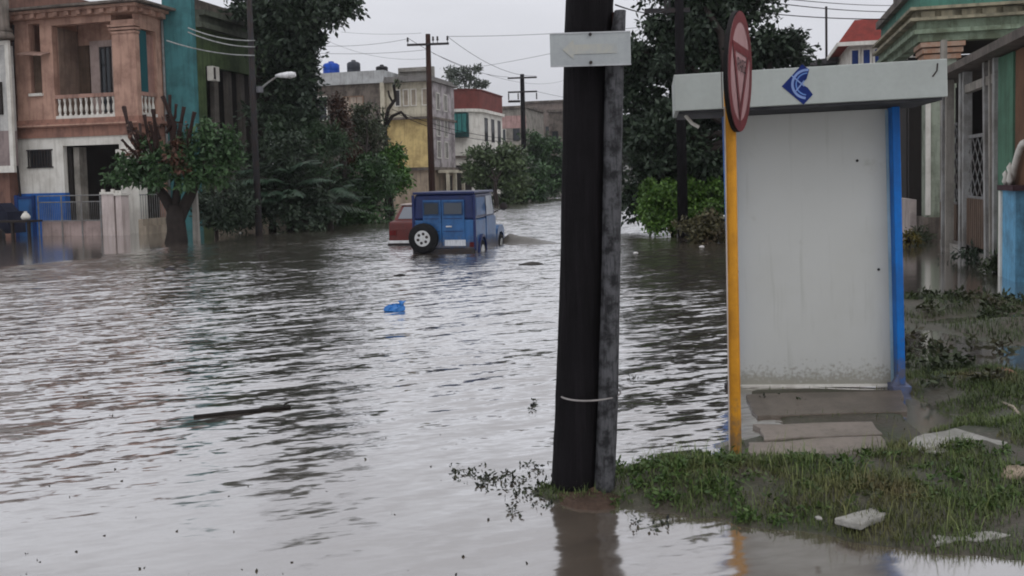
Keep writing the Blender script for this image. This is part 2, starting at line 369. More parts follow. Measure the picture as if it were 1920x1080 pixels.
# --- pink corner house with upstairs porch
h1, mb = house('corner_house', 'pink plastered two-storey house with balustraded upstairs porch and blue base', 'house', -21.4, 28.8)
w = mb()
ZT = 8.02
w.box(-26.7, -26.04, 28.8, 29.1, 4.3, ZT).box(-25.53, -25.0, 28.8, 29.1, 4.3, ZT).box(-26.04, -25.53, 28.8, 29.1, 4.3, 5.3).box(-26.04, -25.53, 28.8, 29.1, 7.9, ZT)
w.box(-25.0, -22.4, 28.8, 29.1, 7.78, ZT).box(-25.0, -21.85, 30.2, 30.4, 4.3, ZT).box(-25.2, -25.03, 29.1, 30.2, 4.3, ZT).box(-26.7, -26.5, 29.1, 36, 4.3, ZT)
w.box(-21.65, -21.4, 29.0, 29.95, 7.5, ZT).box(-21.65, -21.4, 29.95, 30.3, 4.3, ZT).box(-21.75, -21.45, 30.3, 36, 0, ZT)
w.box(-26.04, -25.53, 29.6, 29.7, 5.2, 8.0)
w.build('wall', PINK, h1)
c = mb(); c.box(-22.38, -21.4, 28.76, 29.0, 4.3, 7.3)
for k, z in enumerate((7.3, 7.42, 7.54)): c.box(-22.42 - .03 * k, -21.36 + .03 * k, 28.72 - .03 * k, 29.0, z, z + 0.08)
c.box(-22.40, -21.38, 28.74, 29.0, 7.62, 7.79); c.build('column', PINK, h1)
c = mb(); c.box(-26.85, -21.2, 28.55, 30.35, ZT, 8.2).box(-26.95, -21.05, 28.4, 30.5, 8.2, 8.3); 
for k in range(11): c.box(-26.6 + k * .5, -26.42 + k * .5, 28.42, 28.8, 8.04, 8.19)
for k in range(3): c.box(-21.2, -21.07, 28.75 + k * .55, 28.93 + k * .55, 8.04, 8.19)
c.build('cornice', PINK, h1)
rf = mb(); rf.hexa([(-27.1, 28.15, 8.303), (-20.75, 28.15, 8.303), (-20.75, 31.0, 8.303), (-27.1, 36, 8.303), (-27.1, 28.15, 8.39), (-20.75, 28.15, 8.39), (-20.75, 31.0, 8.39), (-27.1, 36, 8.55)])
rf.build('roof', MOULD, h1)
s = mb(); s.box(-26.8, -21.35, 28.7, 30.3, 4.16, 4.3).box(-26.9, -21.25, 28.6, 30.3, 4.0, 4.16).box(-26.75, -21.4, 28.75, 30.3, 3.62, 4.0); s.build('floor_band', wall('brown_pink_band', (0.3, 0.16, 0.12), (0.1, 0.06, 0.05), 0.5), h1)
s = mb(); s.box(-26.82, -21.32, 28.56, 28.6, 4.04, 4.09); s.build('moulding', PINK, h1)
# balustrade: rail, plinth and turned balusters (two runs)
s = mb(); s.box(-25.0, -22.4, 28.82, 28.98, 5.06, 5.2).box(-21.58, -21.42, 29.0, 29.93, 5.06, 5.2); s.build('handrail', wall('dull_rose_plaster', (0.33, 0.2, 0.16)), h1)
s = mb()
bp_ = [(0.055, 4.42), (0.055, 4.46), (0.03, 4.5), (0.062, 4.62), (0.055, 4.72), (0.028, 4.86), (0.04, 4.94), (0.055, 5.0), (0.055, 5.06)]
for k in range(11): s.lathe(bp_, (-24.88 + k * .236, 28.9, 0), 8)
for k in range(4): s.lathe(bp_, (-21.5, 29.12 + k * .22, 0), 8)
s.box(-25.0, -22.4, 28.82, 28.98, 4.3, 4.42).box(-21.58, -21.42, 29.0, 29.93, 4.3, 4.42)
s.build('balustrade', WHITE, h1)
d = mb(); d.box(-25.02, -24.98, 29.1, 30.15, 4.32, 7.75); d.build('inner_wall', wall('grey_brown_plaster', (0.26, 0.19, 0.15), (0.1, 0.07, 0.06), .5), h1)
d = mb(); d.box(-24.96, -24.5, 30.12, 30.2, 4.32, 7.2); d.build('door', BROWN, h1)
d = mb(); d.box(-24.46, -23.2, 30.14, 30.2, 4.32, 7.35); d.build('wall_panel', wall('pale_rose', (0.42, 0.33, 0.3)), h1)
window(mb, h1, -24.0, -23.5, 30.13, 4.6, 7.1, SHUT, GLASS, bars=1)
d = mb(); d.box(-21.5, -21.46, 29.02, 29.5, 5.2, 7.46); d.build('screen', TEALG, h1)
d = mb(); d.box(-21.56, -21.5, 29.5, 29.93, 5.2, 7.35); d.build('shutter', wall('rose_shutter', (0.3, 0.17, 0.14)), h1)
d = mb(); d.box(-26.0, -25.57, 28.95, 29.0, 5.32, 6.75); d.build('shutter', BROWN, h1)
d = mb(); d.hexa([(-26.2, 28.35, 6.72), (-25.1, 28.35, 6.62), (-25.1, 28.8, 6.76), (-26.2, 28.8, 6.86), (-26.2, 28.35, 6.76), (-25.1, 28.35, 6.66), (-25.1, 28.8, 6.8), (-26.2, 28.8, 6.9)]); d.build('awning', wall('awning_sheet', (0.33, 0.22, 0.18)), h1)
d = mb(); d.box(-26.08, -25.49, 28.7, 28.8, 5.2, 5.3); d.build('sill', WHITE, h1)
# ground floor
g = mb(); g.box(-26.8, -24.75, 28.8, 29.0, 1.55, 2.55).box(-26.8, -26.33, 28.8, 29.0, 2.55, 3.16).box(-25.26, -24.75, 28.8, 29.0, 2.55, 3.16).box(-26.8, -24.75, 28.8, 29.0, 3.16, 3.62).box(-24.75, -21.5, 28.8, 29.0, 3.3, 3.62)
g.box(-22.3, -21.55, 28.8, 29.3, -.4, 3.3).box(-22.4, -21.45, 28.72, 29.36, 2.9, 3.1)
g.build('ground_wall', WHITE, h1)
g = mb(); g.box(-26.82, -24.73, 28.77, 29.02, -0.4, 1.55); g.build('base_wall', BLUE, h1)
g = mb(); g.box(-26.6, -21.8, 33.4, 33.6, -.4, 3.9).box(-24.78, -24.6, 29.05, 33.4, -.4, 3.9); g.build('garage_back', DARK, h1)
g = mb(); g.box(-24.55, -24.3, 29.1, 29.5, -.4, 3.25); g.build('garage_pillar', GREYW, h1)
g = mb()
for k in range(9): g.box(-26.3 + k * .125, -26.26 + k * .125, 28.74, 28.78, 2.5, 3.2)
g.box(-26.36, -25.2, 28.75, 28.79, 2.5, 2.55).box(-26.36, -25.2, 28.75, 28.79, 3.15, 3.2); gr = g.build('window_grille', IRON, h1)
g = mb(); g.box(-26.33, -25.26, 28.9, 28.95, 2.55, 3.16); g.build('window', GLASS, h1)

# --- neighbour at the picture's left edge
n1, mb = house('neighbour_house', 'brown house at the left edge with a white framed panel on its upper floor', 'house', -27.0, 28.0)
w = mb(); w.box(-31, -26.85, 28.4, 36, -.4, 9.6); w.build('wall', PINKD, n1)
w = mb(); w.lathe([(0.34, 7.5), (0.36, 7.6), (0.26, 7.68), (0.26, 9.4)], (-26.5, 28.05, 0), 14); w.lathe([(0.4, 7.25), (0.42, 7.35), (0.34, 7.5)], (-26.5, 28.05, 0), 14); w.build('column', MOULD, n1, True)
w = mb(); w.box(-26.4, -26.24, 28.0, 28.12, 2.35, 7.2).box(-29, -26.4, 28.0, 28.12, 7.05, 7.2).box(-29, -26.4, 28.0, 28.12, 2.35, 2.6); w.build('frame', WHITE, n1)
w = mb(); w.box(-29, -26.4, 28.05, 28.4, 3.9, 7.05); w.build('upper_panel', wall('pale_grey_panel', (0.45, 0.44, 0.42)), n1)
w = mb(); w.box(-29, -26.4, 28.03, 28.4, 2.6, 3.9); w.build('lower_panel', wall('grey_rose_panel', (0.25, 0.2, 0.19)), n1)
w = mb(); w.box(-27.2, -26.62, 27.98, 28.05, 4.5, 5.7); w.build('opening', DARK, n1)

# --- teal and green house
t1, mb = house('teal_house', 'tall house with teal side wall and dark green street front', 'house', -20.1, 30.3)
w = mb(); w.box(-21.35, -20.1, 30.35, 30.6, -.4, 9.8); w.build('side_wall', TEAL, t1)
w = mb(); w.box(-20.4, -20.1, 30.62, 31.15, -.4, 7.7).box(-20.4, -20.1, 31.15, 40, 6.3, 7.7).box(-20.4, -20.1, 31.15, 40, -.4, 0.6).box(-20.4, -20.1, 36.6, 40, .6, 6.3); w.build('street_wall', GREEN, t1)
w = mb(); w.box(-20.4, -19.85, 30.62, 40, 7.7, 7.9).box(-20.4, -19.95, 30.62, 40, 7.9, 8.15).box(-20.4, -19.7, 30.62, 40, 8.15, 8.35); w.build('cornice', wall('dark_moulding', (0.1, 0.11, 0.085), (0.03, 0.03, 0.025), 0.6), t1)
w = mb(); w.box(-20.35, -20.2, 30.62, 40, 8.35, 8.8); w.build('parapet', MOULD, t1)
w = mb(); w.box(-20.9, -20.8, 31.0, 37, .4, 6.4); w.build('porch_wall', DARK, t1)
for k in range(5):
    w = mb(); w.box(-20.5, -20.3, 32.0 + k * .98, 32.3 + k * .98, .6, 6.3); w.build('porch_pillar', wall('grey_pillar', (0.14, 0.125, 0.11), (0.05, 0.045, 0.04), .5), t1)
w = mb(); w.box(-20.1, -19.85, 31.25, 31.7, 5.75, 6.3); a = w.build('meter_box', WHITE, t1)
w = mb()
for k in range(4): w.box(-20.0, -19.9, 31.35 + k * .09, 31.38 + k * .09, 5.83, 6.22)
w.box(-19.845, -19.83, 31.3, 31.42, 5.8, 6.25); w.build('grille', IRON, a)

# --- old block with water tanks + yellow house
o1, mb = house('mouldy_block', 'dark stained flat-roofed block with pale parapet behind the shrubs', 'house', -23.8, 58)
w = mb(); w.box(-30, -23.8, 58, 66, -.4, 8.4); w.build('wall', MOULD, o1)
w = mb(); w.box(-30.1, -23.7, 57.8, 66, 8.4, 9.25); w.build('parapet', wall('pale_parapet', (0.42, 0.43, 0.43), (0.15, 0.14, 0.13), .45), o1)
w = mb(); w.box(-23.95, -23.65, 57.7, 58, -.4, 8.4); w.build('corner_strip', CREAM, o1)
window(mb, o1, -26.8, -25.3, 57.98, 6.2, 7.6, wall('rusty_wood', (0.25, 0.16, 0.11)), wall('curtain', (0.4, 0.33, 0.27)), bars=2)
window(mb, o1, -28.7, -28.0, 57.98, 6.0, 7.7, WHITE, GLASS, bars=0)
y1, mb = house('yellow_house', 'yellow and cream two-storey house beside the tall bare pole', 'house', -20.5, 58)
w = mb(); w.box(-23.64, -20.55, 58, 63, 2.6, 5.85); w.build('yellow_wall', YELLOW, y1)
w = mb(); w.box(-23.64, -20.55, 58, 63, -.4, 2.4); w.build('ground_wall', wall('tan_plaster', (0.3, 0.24, 0.18)), y1)
w = mb(); w.box(-23.64, -20.55, 58, 63, 6.0, 8.35); w.build('upper_wall', CREAM, y1)
w = mb(); w.box(-23.64, -20.3, 57.6, 63.2, 5.85, 6.0); w.build('ledge', MOULD, y1)
w = mb(); w.box(-23.64, -20.3, 57.7, 63.2, 2.4, 2.6); w.build('ledge', MOULD, y1)
w = mb(); w.box(-23.64, -20.2, 57.5, 63.3, 8.35, 8.5).box(-23.64, -20.5, 57.8, 63, 8.5, 8.75); w.build('roof', wall('roof_slab', (0.2, 0.19, 0.18)), y1)
w = mb(); w.box(-23.5, -20.9, 60.0, 60.3, 8.75, 9.6).box(-23.4, -21.2, 59.8, 60.0, 9.3, 9.4); w.build('roof_parapet', CONC, y1)
w = mb(); w.box(-20.55, -20.42, 58.02, 63, 2.6, 8.35); w.build('street_wall', wall('grey_lilac_plaster', (0.36, 0.33, 0.33), (0.1, 0.085, 0.085), .9, scale=.8), y1)
for x in (-23.0, -22.4, -21.85, -21.05):
    window(mb, y1, x, x + .42, 57.98, 6.75, 7.9, WHITE, wall('shutter_cream', (0.33, 0.28, 0.22)) if x > -22.9 else SHUT, bars=0)
for k, z in ((0, 3.2), (1, 4.7), (2, 6.5)):
    for a in (59.0, 60.6): window(mb, y1, a, a + .7, -20.42, z, z + 1.2, WHITE, SHUT, 'x+', bars=1)
w = mb(); w.box(-20.4, -19.6, 59, 62.8, 2.2, 2.4)
for a in (59.05, 60.6, 62.5): w.box(-19.85, -19.65, a, a + .22, -.4, 2.2)
w.build('porch', CREAM, y1)
w = mb(); w.box(-20.41, -20.36, 60.9, 61.9, -.3, 2.0); w.build('door', DARK, y1)
def tank(lab, mat, lat, al, z, r, h):
    t = thing('water_tank', lab, 'water tank', SW(lat, al, z), 0, 'water tanks on the flat roof')
    b = MB(); b.lathe([(r * .95, 0), (r, .08), (r, h * .3), (r * .97, h * .33), (r, h * .36), (r, h * .8), (r * .8, h * .93), (r * .35, h)], n=18); b.build('tank_body', mat, t, True)
    l = MB(); l.lathe([(r * .34, h), (r * .34, h + .08), (r * .2, h + .1)], n=14); l.build('lid', mat, t)
tank('bright blue plastic water tank on the roof', wall('blue_plastic', (0.015, 0.075, 0.42), bump=0, rough=.4), -28.1, 59, 9.25, .58, .85)
tank('dark grey water tank beside the blue one', wall('dark_plastic', (0.05, 0.055, 0.065), bump=0, rough=.4), -26.4, 59, 9.25, .47, .85)
tank('small low black tank on the roof above the pale corner strip', wall('black_plastic', (0.02, 0.02, 0.022), bump=0, rough=.4), -24.3, 59, 9.25, .42, .42)

# --- white house with red parapet
e1, mb = house('white_house', 'white house with rounded corner and brick-red parapet', 'house', -21.4, 72)
def rounded(mbx, z0, z1, grow=0.0):
    r = 1.6; pts = [(-23.9 - grow, 80), (-23.9 - grow, 72 - grow)]
    for k in range(9):
        a = -math.pi / 2 + (math.pi / 2) * k / 8; pts.append((-21.4 - r + (r + grow) * math.cos(a), 72 + r + (r + grow) * math.sin(a)))
    pts.append((-21.4 + grow, 80)); return mbx.prism(pts, 'Z', z0, z1)
rounded(mb(), -.4, 7.3).build('wall', WHITE, e1)
rounded(mb(), 7.3, 7.55, .25).build('white_band', WHITE, e1)
rounded(mb(), 7.55, 9.1, .05).build('parapet', REDP, e1)
rounded(mb(), 9.1, 9.2, .12).build('coping', wall('dark_red_coping', (0.13, 0.04, 0.035)), e1)
rounded(mb(), 3.5, 3.7, .2).build('ledge', MOULD, e1)
bw = mb(); bw.box(-23.75, -22.1, 71.5, 72, 5.2, 7.2); bw.build('bay', wall('dark_teal_paint', (0.02, 0.06, 0.06)), e1)
for k in range(4):
    s_ = mb(); s_.box(-23.7 + k * .4, -23.38 + k * .4, 71.44, 71.5, 5.6, 7.1); s_.build('shutter', wall('teal_shutter', (0.05, 0.2, 0.19)), e1)
for a in (74.2, 76.3, 78.4): window(mb, e1, a, a + .9, -21.4, 4.9, 6.9, SHUT, GLASS, 'x+')
w = mb(); w.box(-23.3, -22.0, 71.95, 72.05, .3, 2.9); w.build('door', DARK, e1)

# --- far houses up the street
FAR = [('grey_far_house', 'grey-brown terraced house with a pink upper band far up the street', -26.5, 100, 5.2, 9, 0.8, 9.6, GREYW),
       ('brown_far_house', 'dull brown flat-roofed house partly behind the farther pole', -21.4, 112, 5.0, 8, 1.0, 9.9, MOULD),
       ('hilltop_house', 'long low house on the rise at the end of the street', -27, 140, 14, 8, 1.5, 13.5, wall('far_brown_wall', (0.2, 0.16, 0.14), (0.07, 0.06, 0.05), .6))]
for nm, lb, la, a0, wd, dp, z0, z1, mt in FAR:
    f, mb = house(nm, lb, 'house', la, a0)
    b = mb(); b.box(la - wd / 2, la + wd / 2, a0, a0 + dp, z0 - 1.5, z1); b.build('wall', mt, f)
    b = mb(); b.box(la - wd / 2 - .2, la + wd / 2 + .2, a0 - .25, a0 + dp, z1, z1 + .3); b.build('roof', MOULD, f)
    b = mb(); b.box(la - wd / 2, la + wd / 2 + .1, a0 - .2, a0 + dp, z1 * .55, z1 * .55 + .2); b.build('ledge', CREAM, f)
    if 'grey' in nm:
        b = mb(); b.box(la - wd / 2 + .05, la + wd / 2 - .05, a0 - .05, a0, z1 - 2.2, z1 - .8); b.build('pink_band', wall('pink_band', (0.42, 0.27, 0.25)), f)
    for k in range(int(wd // 1.6)):
        x = la - wd / 2 + .4 + k * 1.6
        window(mb, f, x, x + .8, a0 - .02, z1 * .62, z1 * .62 + 1.4, WHITE if k % 2 else SHUT, GLASS, bars=1)
        window(mb, f, x, x + .9, a0 - .02, z0 + .6, z0 + 2.4, SHUT, GLASS, bars=1)

# --- right: red-roofed house and dark flat roof far behind, mint green house, porch house
q, mb = house('red_roof_house', 'house with red hipped roof and blue-white upper windows behind the kiosk', 'house', 4.6, 45)
w = mb(); w.box(4.7, 8.6, 45, 52, -.4, 7.7); w.build('wall', WHITE, q)
w = mb(); w.hexa([(4.15, 44.3, 7.55), (9.2, 44.3, 7.55), (9.2, 53, 7.55), (4.15, 53, 7.55), (5.0, 45.6, 8.75), (8.3, 45.6, 8.75), (8.3, 51.5, 8.75), (5.0, 51.5, 8.75)]); w.build('roof', wall('red_roof', (0.2, 0.035, 0.028), (0.09, 0.025, 0.02), .6, scale=2), q)
w = mb(); w.box(4.15, 9.2, 44.25, 44.3, 7.4, 7.58).box(4.1, 4.15, 44.3, 53, 7.4, 7.58); w.build('fascia', WHITE, q)
for x in (4.72, 5.22, 5.72, 6.22, 6.72): window(mb, q, x, x + .46, 44.98, 5.4, 7.35, WHITE, wall('navy_shutter', (0.025, 0.055, 0.2)), bars=0, t=.09)
q, mb = house('flat_roof_house', 'low dark flat roof showing just above the kiosk canopy', 'house', 3.6, 50)
w = mb(); w.box(3.0, 4.6, 50, 56, -.4, 7.1); w.build('wall', MOULD, q)
w = mb(); w.hexa([(2.7, 49.6, 7.1), (4.65, 49.6, 7.3), (4.65, 56, 7.3), (2.7, 56, 7.1), (2.7, 49.6, 7.35), (4.65, 49.6, 7.6), (4.65, 56, 7.6), (2.7, 56, 7.35)]); w.build('roof', wall('dark_roof', (0.07, 0.065, 0.07)), q)
w = mb(); w.tube([(4.1, 49.9, 7.3), (4.1, 49.9, 10.2)], .06, 6); w.build('mast', IRON, q)

q, mb = house('mint_house', 'mint green house with heavy moulded entablature and stained corner pillar', 'house', 4.2, 23.5)
w = mb(); w.box(4.0, 11, 23.5, 23.8, 4.72, 4.9).box(4.0, 4.3, 23.8, 30, 4.72, 4.9).box(3.88, 11, 23.38, 23.8, 4.9, 5.0).box(3.88, 4.3, 23.8, 30, 4.9, 5.0).box(3.98, 11, 23.48, 23.8, 5.0, 5.2).box(3.98, 4.3, 23.8, 30, 5.0, 5.2); w.build('entablature', MINT, q)
w = mb(); w.box(3.8, 11, 23.3, 23.8, 5.2, 5.27).box(3.8, 4.3, 23.8, 30, 5.2, 5.27)
for k in range(16): w.box(4.05 + k * .44, 4.35 + k * .44, 23.42, 23.5, 5.29, 5.42)
w.box(3.95, 11, 23.5, 23.8, 5.27, 5.45).box(3.95, 4.3, 23.8, 30, 5.27, 5.45).box(3.8, 11, 23.3, 23.8, 5.45, 5.52).box(3.8, 4.3, 23.8, 30, 5.45, 5.52); w.build('frieze', wall('stained_frieze', (0.3, 0.27, 0.19), (0.07, 0.07, 0.05), .7), q)
w = mb(); w.box(4.05, 11, 23.6, 23.8, 5.52, 6.0).box(4.05, 4.25, 23.8, 30, 5.52, 6.0); w.build('parapet', MINTD, q)
w = mb(); w.box(3.9, 11, 23.45, 24.0, 6.0, 6.2).box(3.9, 4.3, 24.0, 30, 6.0, 6.2).box(4.4, 11, 24.4, 30, 6.0, 7.0); w.build('roof', MOULD, q)
w = mb(); w.box(4.2, 4.85, 23.55, 24.2, .55, 4.3); w.build('corner_pillar', wall('stained_green_pillar', (0.27, 0.3, 0.24), (0.09, 0.1, 0.07), .7, scale=1.6), q)
w = mb(); w.box(4.17, 4.28, 23.5, 23.56, .6, 4.3); w.build('pillar_edge', WHITE, q)
w = mb()
for k in range(3): w.box(4.12 - .04 * k, 4.93 + .04 * k, 23.47 - .04 * k, 24.28 + .04 * k, 4.3 + k * .14, 4.41 + k * .14)
w.build('capital', BRICK, q)
w = mb(); w.box(4.1, 5.0, 23.4, 24.3, -.3, .55); w.build('pillar_plinth', MOULD, q)
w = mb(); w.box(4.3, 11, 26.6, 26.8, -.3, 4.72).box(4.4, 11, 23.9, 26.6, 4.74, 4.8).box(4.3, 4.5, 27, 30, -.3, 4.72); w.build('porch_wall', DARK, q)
w = mb(); w.box(3.95, 4.1, 24.3, 26.2, .05, .95); w.build('low_wall', wall('rose_white', (0.5, 0.43, 0.4)), q)
g = mb()
for k in range(-6, 9):
    g.tube([(5.0, 24.4 + k * .16, 1.1), (5.0, 24.4 + k * .16 + .8, 2.2)], .012, 5); g.tube([(5.0, 24.4 + k * .16 + .8, 1.1), (5.0, 24.4 + k * .16, 2.2)], .012, 5)
g.build('lattice', IRONL, q)

q, mb = house('porch_house', 'run-down house with timber porch frame, lattice gate and green wall beside the kiosk', 'house', 4.0, 18)
w = mb(); w.hexa([(3.75, 13.0, 3.52), (8, 13.0, 3.45), (8, 21.2, 3.45), (3.75, 21.2, 3.52), (3.75, 13.0, 3.66), (8, 13.0, 3.5), (8, 21.2, 3.5), (3.75, 21.2, 3.66)]); w.build('roof', wall('porch_roof_sheet', (0.14, 0.12, 0.105), (0.05, 0.045, 0.04), .6, scale=2), q)
GP = wall('grey_white_paint', (0.3, 0.3, 0.29), (0.1, 0.085, 0.07), .6, scale=1.5)
for a, wd, mt, lean in ((20.45, .12, GP, .05), (20.1, .1, GREYW, .02), (18.85, .17, GP, 0), (18.6, .1, GP, 0), (17.1, .13, GP, -.18), (16.75, .09, GREYW, -.12), (16.45, .12, GP, -.05)):
    w = mb(); w.hexa([(3.95, a + lean, 0), (4.1, a + lean, 0), (4.1, a + lean + wd, 0), (3.95, a + lean + wd, 0), (3.95, a, 3.5), (4.1, a, 3.5), (4.1, a + wd, 3.5), (3.95, a + wd, 3.5)]); w.build('porch_post', mt, q)
w = mb(); w.box(3.97, 4.08, 16.6, 18.6, 3.1, 3.25); w.build('lintel', GREYW, q)
gt = mb(); gt.box(4.02, 4.06, 17.15, 18.58, .3, 1.15)
for k in range(9): gt.box(4.0, 4.02, 17.2 + k * .155, 17.32 + k * .155, .28, 1.14)
gate = gt.build('gate', BROWN, q)
g = mb()
L0, L1 = 17.2, 18.55
for k in range(-3, 4):
    for s0, s1 in ((1.17, 2.25), (2.25, 1.17)):
        a0, a1 = L0 + k * .36, L0 + k * .36 + 1.08
        za, zb = s0, s1
        if a0 < L0: za += (zb - za) * (L0 - a0) / (a1 - a0); a0 = L0
        if a1 > L1:
            zb = za + (zb - za) * (L1 - a0) / (a1 - a0); a1 = L1
        if a1 - a0 > .05: g.tube([(4.04, a0, za), (4.04, a1, zb)], .011, 5)
g.box(4.01, 4.07, L0, L1, 2.25, 2.31).box(4.01, 4.07, L0, L1, 1.15, 1.19); g.build('gate_lattice', IRONL, gate)
g = mb()
for k in range(-4, 6):
    for s0, s1 in ((1.0, 2.6), (2.6, 1.0)):
        a0, a1 = 20.7 + k * .24, 20.7 + k * .24 + 1.2; za, zb = s0, s1
        if a0 < 20.7: za += (zb - za) * (20.7 - a0) / (a1 - a0); a0 = 20.7
        if a1 > 22.4: zb = za + (zb - za) * (22.4 - a0) / (a1 - a0); a1 = 22.4
        if a1 - a0 > .05: g.tube([(4.3, a0, za), (4.3, a1, zb)], .012, 5)
g.box(4.27, 4.33, 20.7, 22.4, 2.6, 2.66).box(4.27, 4.33, 20.7, 22.4, .95, 1.0); g.build('side_lattice', IRONL, q)
w = mb(); w.box(4.27, 4.33, 20.7, 22.4, .1, .95); w.build('side_boards', BROWN, q)
w = mb(); w.box(4.3, 4.42, 22.4, 22.55, -.1, 4.6); w.build('porch_post', GREYW, q)
w = mb(); w.box(4.0, 4.25, 15.55, 16.4, -.3, 3.48); w.build('green_wall', wall('bottle_green_plaster', (0.08, 0.17, 0.115), (0.04, 0.06, 0.04), .5), q)
w = mb(); w.box(4.02, 4.2, 13.2, 15.5, -.3, 3.48); w.build('door', wall('brown_red_door', (0.14, 0.075, 0.045), (0.05, 0.03, 0.02), .4), q)
w = mb(); w.box(6.2, 6.4, 13.2, 21, -.3, 3.44).box(4.3, 6.2, 20.9, 21.0, -.3, 3.4); w.build('back_wall', DARK, q)
w = mb(); w.box(5.4, 5.45, 17.5, 18.1, 1.9, 2.9); w.build('hanging_cloth', wall('navy_cloth', (0.03, 0.04, 0.13)), q)
w = mb(); w.box(4.02, 6.2, 15.55, 20.9, -.3, .18); w.build('porch_floor', CONC, q)

q, mb = house('blue_gatepost', 'peeling light blue gatepost with dark capping and curved white scroll', 'wall', 3.9, 15.6)
w = mb(); w.box(3.85, 4.4, 14.8, 15.55, -.3, 1.35); w.build('post_body', wall('peeling_blue', (0.13, 0.33, 0.5), (0.06, 0.1, 0.13), .55, scale=2.5), q)
w = mb(); w.box(3.82, 3.95, 15.5, 15.62, -.3, 1.34); w.build('white_edge', WHITE, q)
w = mb(); w.box(3.8, 4.45, 14.75, 15.62, 1.35, 1.43); w.build('cap', wall('maroon_cap', (0.06, 0.035, 0.04)), q)
w = mb(); w.tube([(3.95, 15.45 - .7 * t, 1.44 + .62 * math.sin(t * 1.5)) for t in [k / 8 for k in range(9)]], .05, 8)
w.lathe([(.02, 1.43), (.05, 1.48), (.03, 1.55), (.045, 1.6), (.0, 1.66)], (3.9, 15.55, 0), 8).lathe([(.02, 1.43), (.05, 1.5), (.03, 1.62), (.05, 1.7), (.0, 1.78)], (3.9, 15.3, 0), 8); w.build('scroll', WHITE, q, True)

# ------------------------------------------------------------------ fences and gates of the pink house
q, mb = house('garden_gate', 'grey mesh gate with blue frame across the flooded garage entrance', 'gate', -23.5, 27.6)
w = mb()
for x in (-24.9, -23.9, -23.05, -22.25): w.tube([(x, 27.6, -.3), (x, 27.6, 1.45)], .025, 6)
for z in (.55, 1.22, 1.45): w.tube([(-24.9, 27.6, z), (-22.2, 27.6, z)], .02, 6)
for k in range(34): w.tube([(-24.86 + k * .08, 27.6, .55), (-24.86 + k * .08, 27.6, 1.22)], .006, 4)
w.build('mesh_leaf', IRONL, q)
w = mb(); w.box(-24.85, -22.3, 27.68, 27.78, -.3, .52); w.build('low_wall', wall('rose_low_wall', (0.36, 0.28, 0.26)), q)
q, mb = house('blue_gate', 'blue panelled gate standing before the blue house base', 'gate', -25.4, 27.4)
w = mb(); w.box(-25.75, -25.62, 27.4, 27.5, -.3, 1.5).box(-25.0, -24.9, 27.4, 27.5, -.3, 1.48).box(-25.62, -25.0, 27.42, 27.48, 1.36, 1.46); w.build('frame', wall('navy_frame', (0.015, 0.04, 0.14)), q)
w = mb(); w.box(-25.62, -25.0, 27.44, 27.47, -.3, 1.36); w.build('panel', wall('dull_blue_panel', (0.03, 0.1, 0.25), (0.03, 0.05, 0.1), .5), q)
for lab, x0, x1, z1 in (('wide pinkish-white gatepost with capping beside the mesh gate', -22.2, -21.7, 1.55), ('narrow white post right behind the wide gatepost', -21.62, -21.38, 1.5)):
    q, mb = house('gatepost', lab, 'post', x0, 27.7, 'gateposts of the pink house')
    w = mb(); w.box(x0, x1, 27.6, 28.0, -.3, z1 - .08); w.build('shaft', wall('rose_white_post', (0.5, 0.43, 0.41), (0.25, 0.2, 0.18), .4), q)
    w = mb(); w.box(x0 - .04, x1 + .04, 27.56, 28.04, z1 - .08, z1).box(x0, x0 + .1, 27.6, 27.7, z1, z1 + .1).box(x1 - .1, x1, 27.6, 27.7, z1, z1 + .1); w.build('cap', WHITE, q)
q, mb = house('garden_wall', 'low stepped garden wall with railing behind the pruned tree', 'fence', -21.0, 29)
w = mb(); w.box(-21.1, -20.9, 28.1, 29.6, -.3, .55).box(-21.0, -20.8, 28.1, 29.6, -.3, .3).box(-19.0, -18.8, 29.6, 37, -.3, .62); w.build('low_wall', wall('tan_low_wall', (0.33, 0.28, 0.22), (0.12, 0.1, 0.08), .5), q)
w = mb()
for k in range(12): w.tube([(-21.0, 28.15 + k * .13, .55), (-21.0, 28.15 + k * .13, 1.42)], .012, 5)
w.tube([(-21.0, 28.1, 1.42), (-21.0, 29.65, 1.42)], .02, 6); w.build('railing', IRONL, q)
p0 = G(369, 452)
q = thing('fence_post', 'grey concrete post standing right of the pruned tree trunk', 'post', p0)
w = MB(); w.hexa([(-.09, -.09, -.3), (.09, -.09, -.3), (.09, .09, -.3), (-.09, .09, -.3), (-.07, -.07, 1.72), (.07, -.07, 1.72), (.07, .07, 1.72), (-.07, .07, 1.72)]); w.build('shaft', CONC, q)
w = MB(); w.lathe([(.09, 1.72), (.1, 1.76), (.02, 1.82)], n=8); w.build('cap', CONC, q)
# bench-like stall with clutter at the left edge
p0 = SW(-24.6, 23.4)
q = thing('vendor_table', 'dark plank table with clutter standing in the water at the left edge', 'table', SW(-23.4, 25.2), -TH)
w = MB(); w.box(-2.4, .55, -.3, .3, .62, .68); w.build('table_top', BARK, q)
for x in (-1.4, -.2, .45):
    w = MB(); w.box(x - .04, x + .04, -.25, -.17, -.3, .62); w.build('leg', BARK, q)
q2 = thing('cart', 'dark covered handcart behind the plank table at the left edge', 'cart', SW(-25.4, 26.2), -TH)
w = MB(); w.box(-1.2, .75, -.3, .5, .2, .95); w.hexa([(-1.1, -.2, .95), (.6, -.2, .95), (.6, .4, .95), (-1.1, .4, .95), (-1.1, -.2, 1.2), (.35, -.2, 1.25), (.35, .35, 1.25), (-1.1, .35, 1.2)]); w.build('covered_body', wall('dark_tarp', (0.018, 0.02, 0.035)), q2)
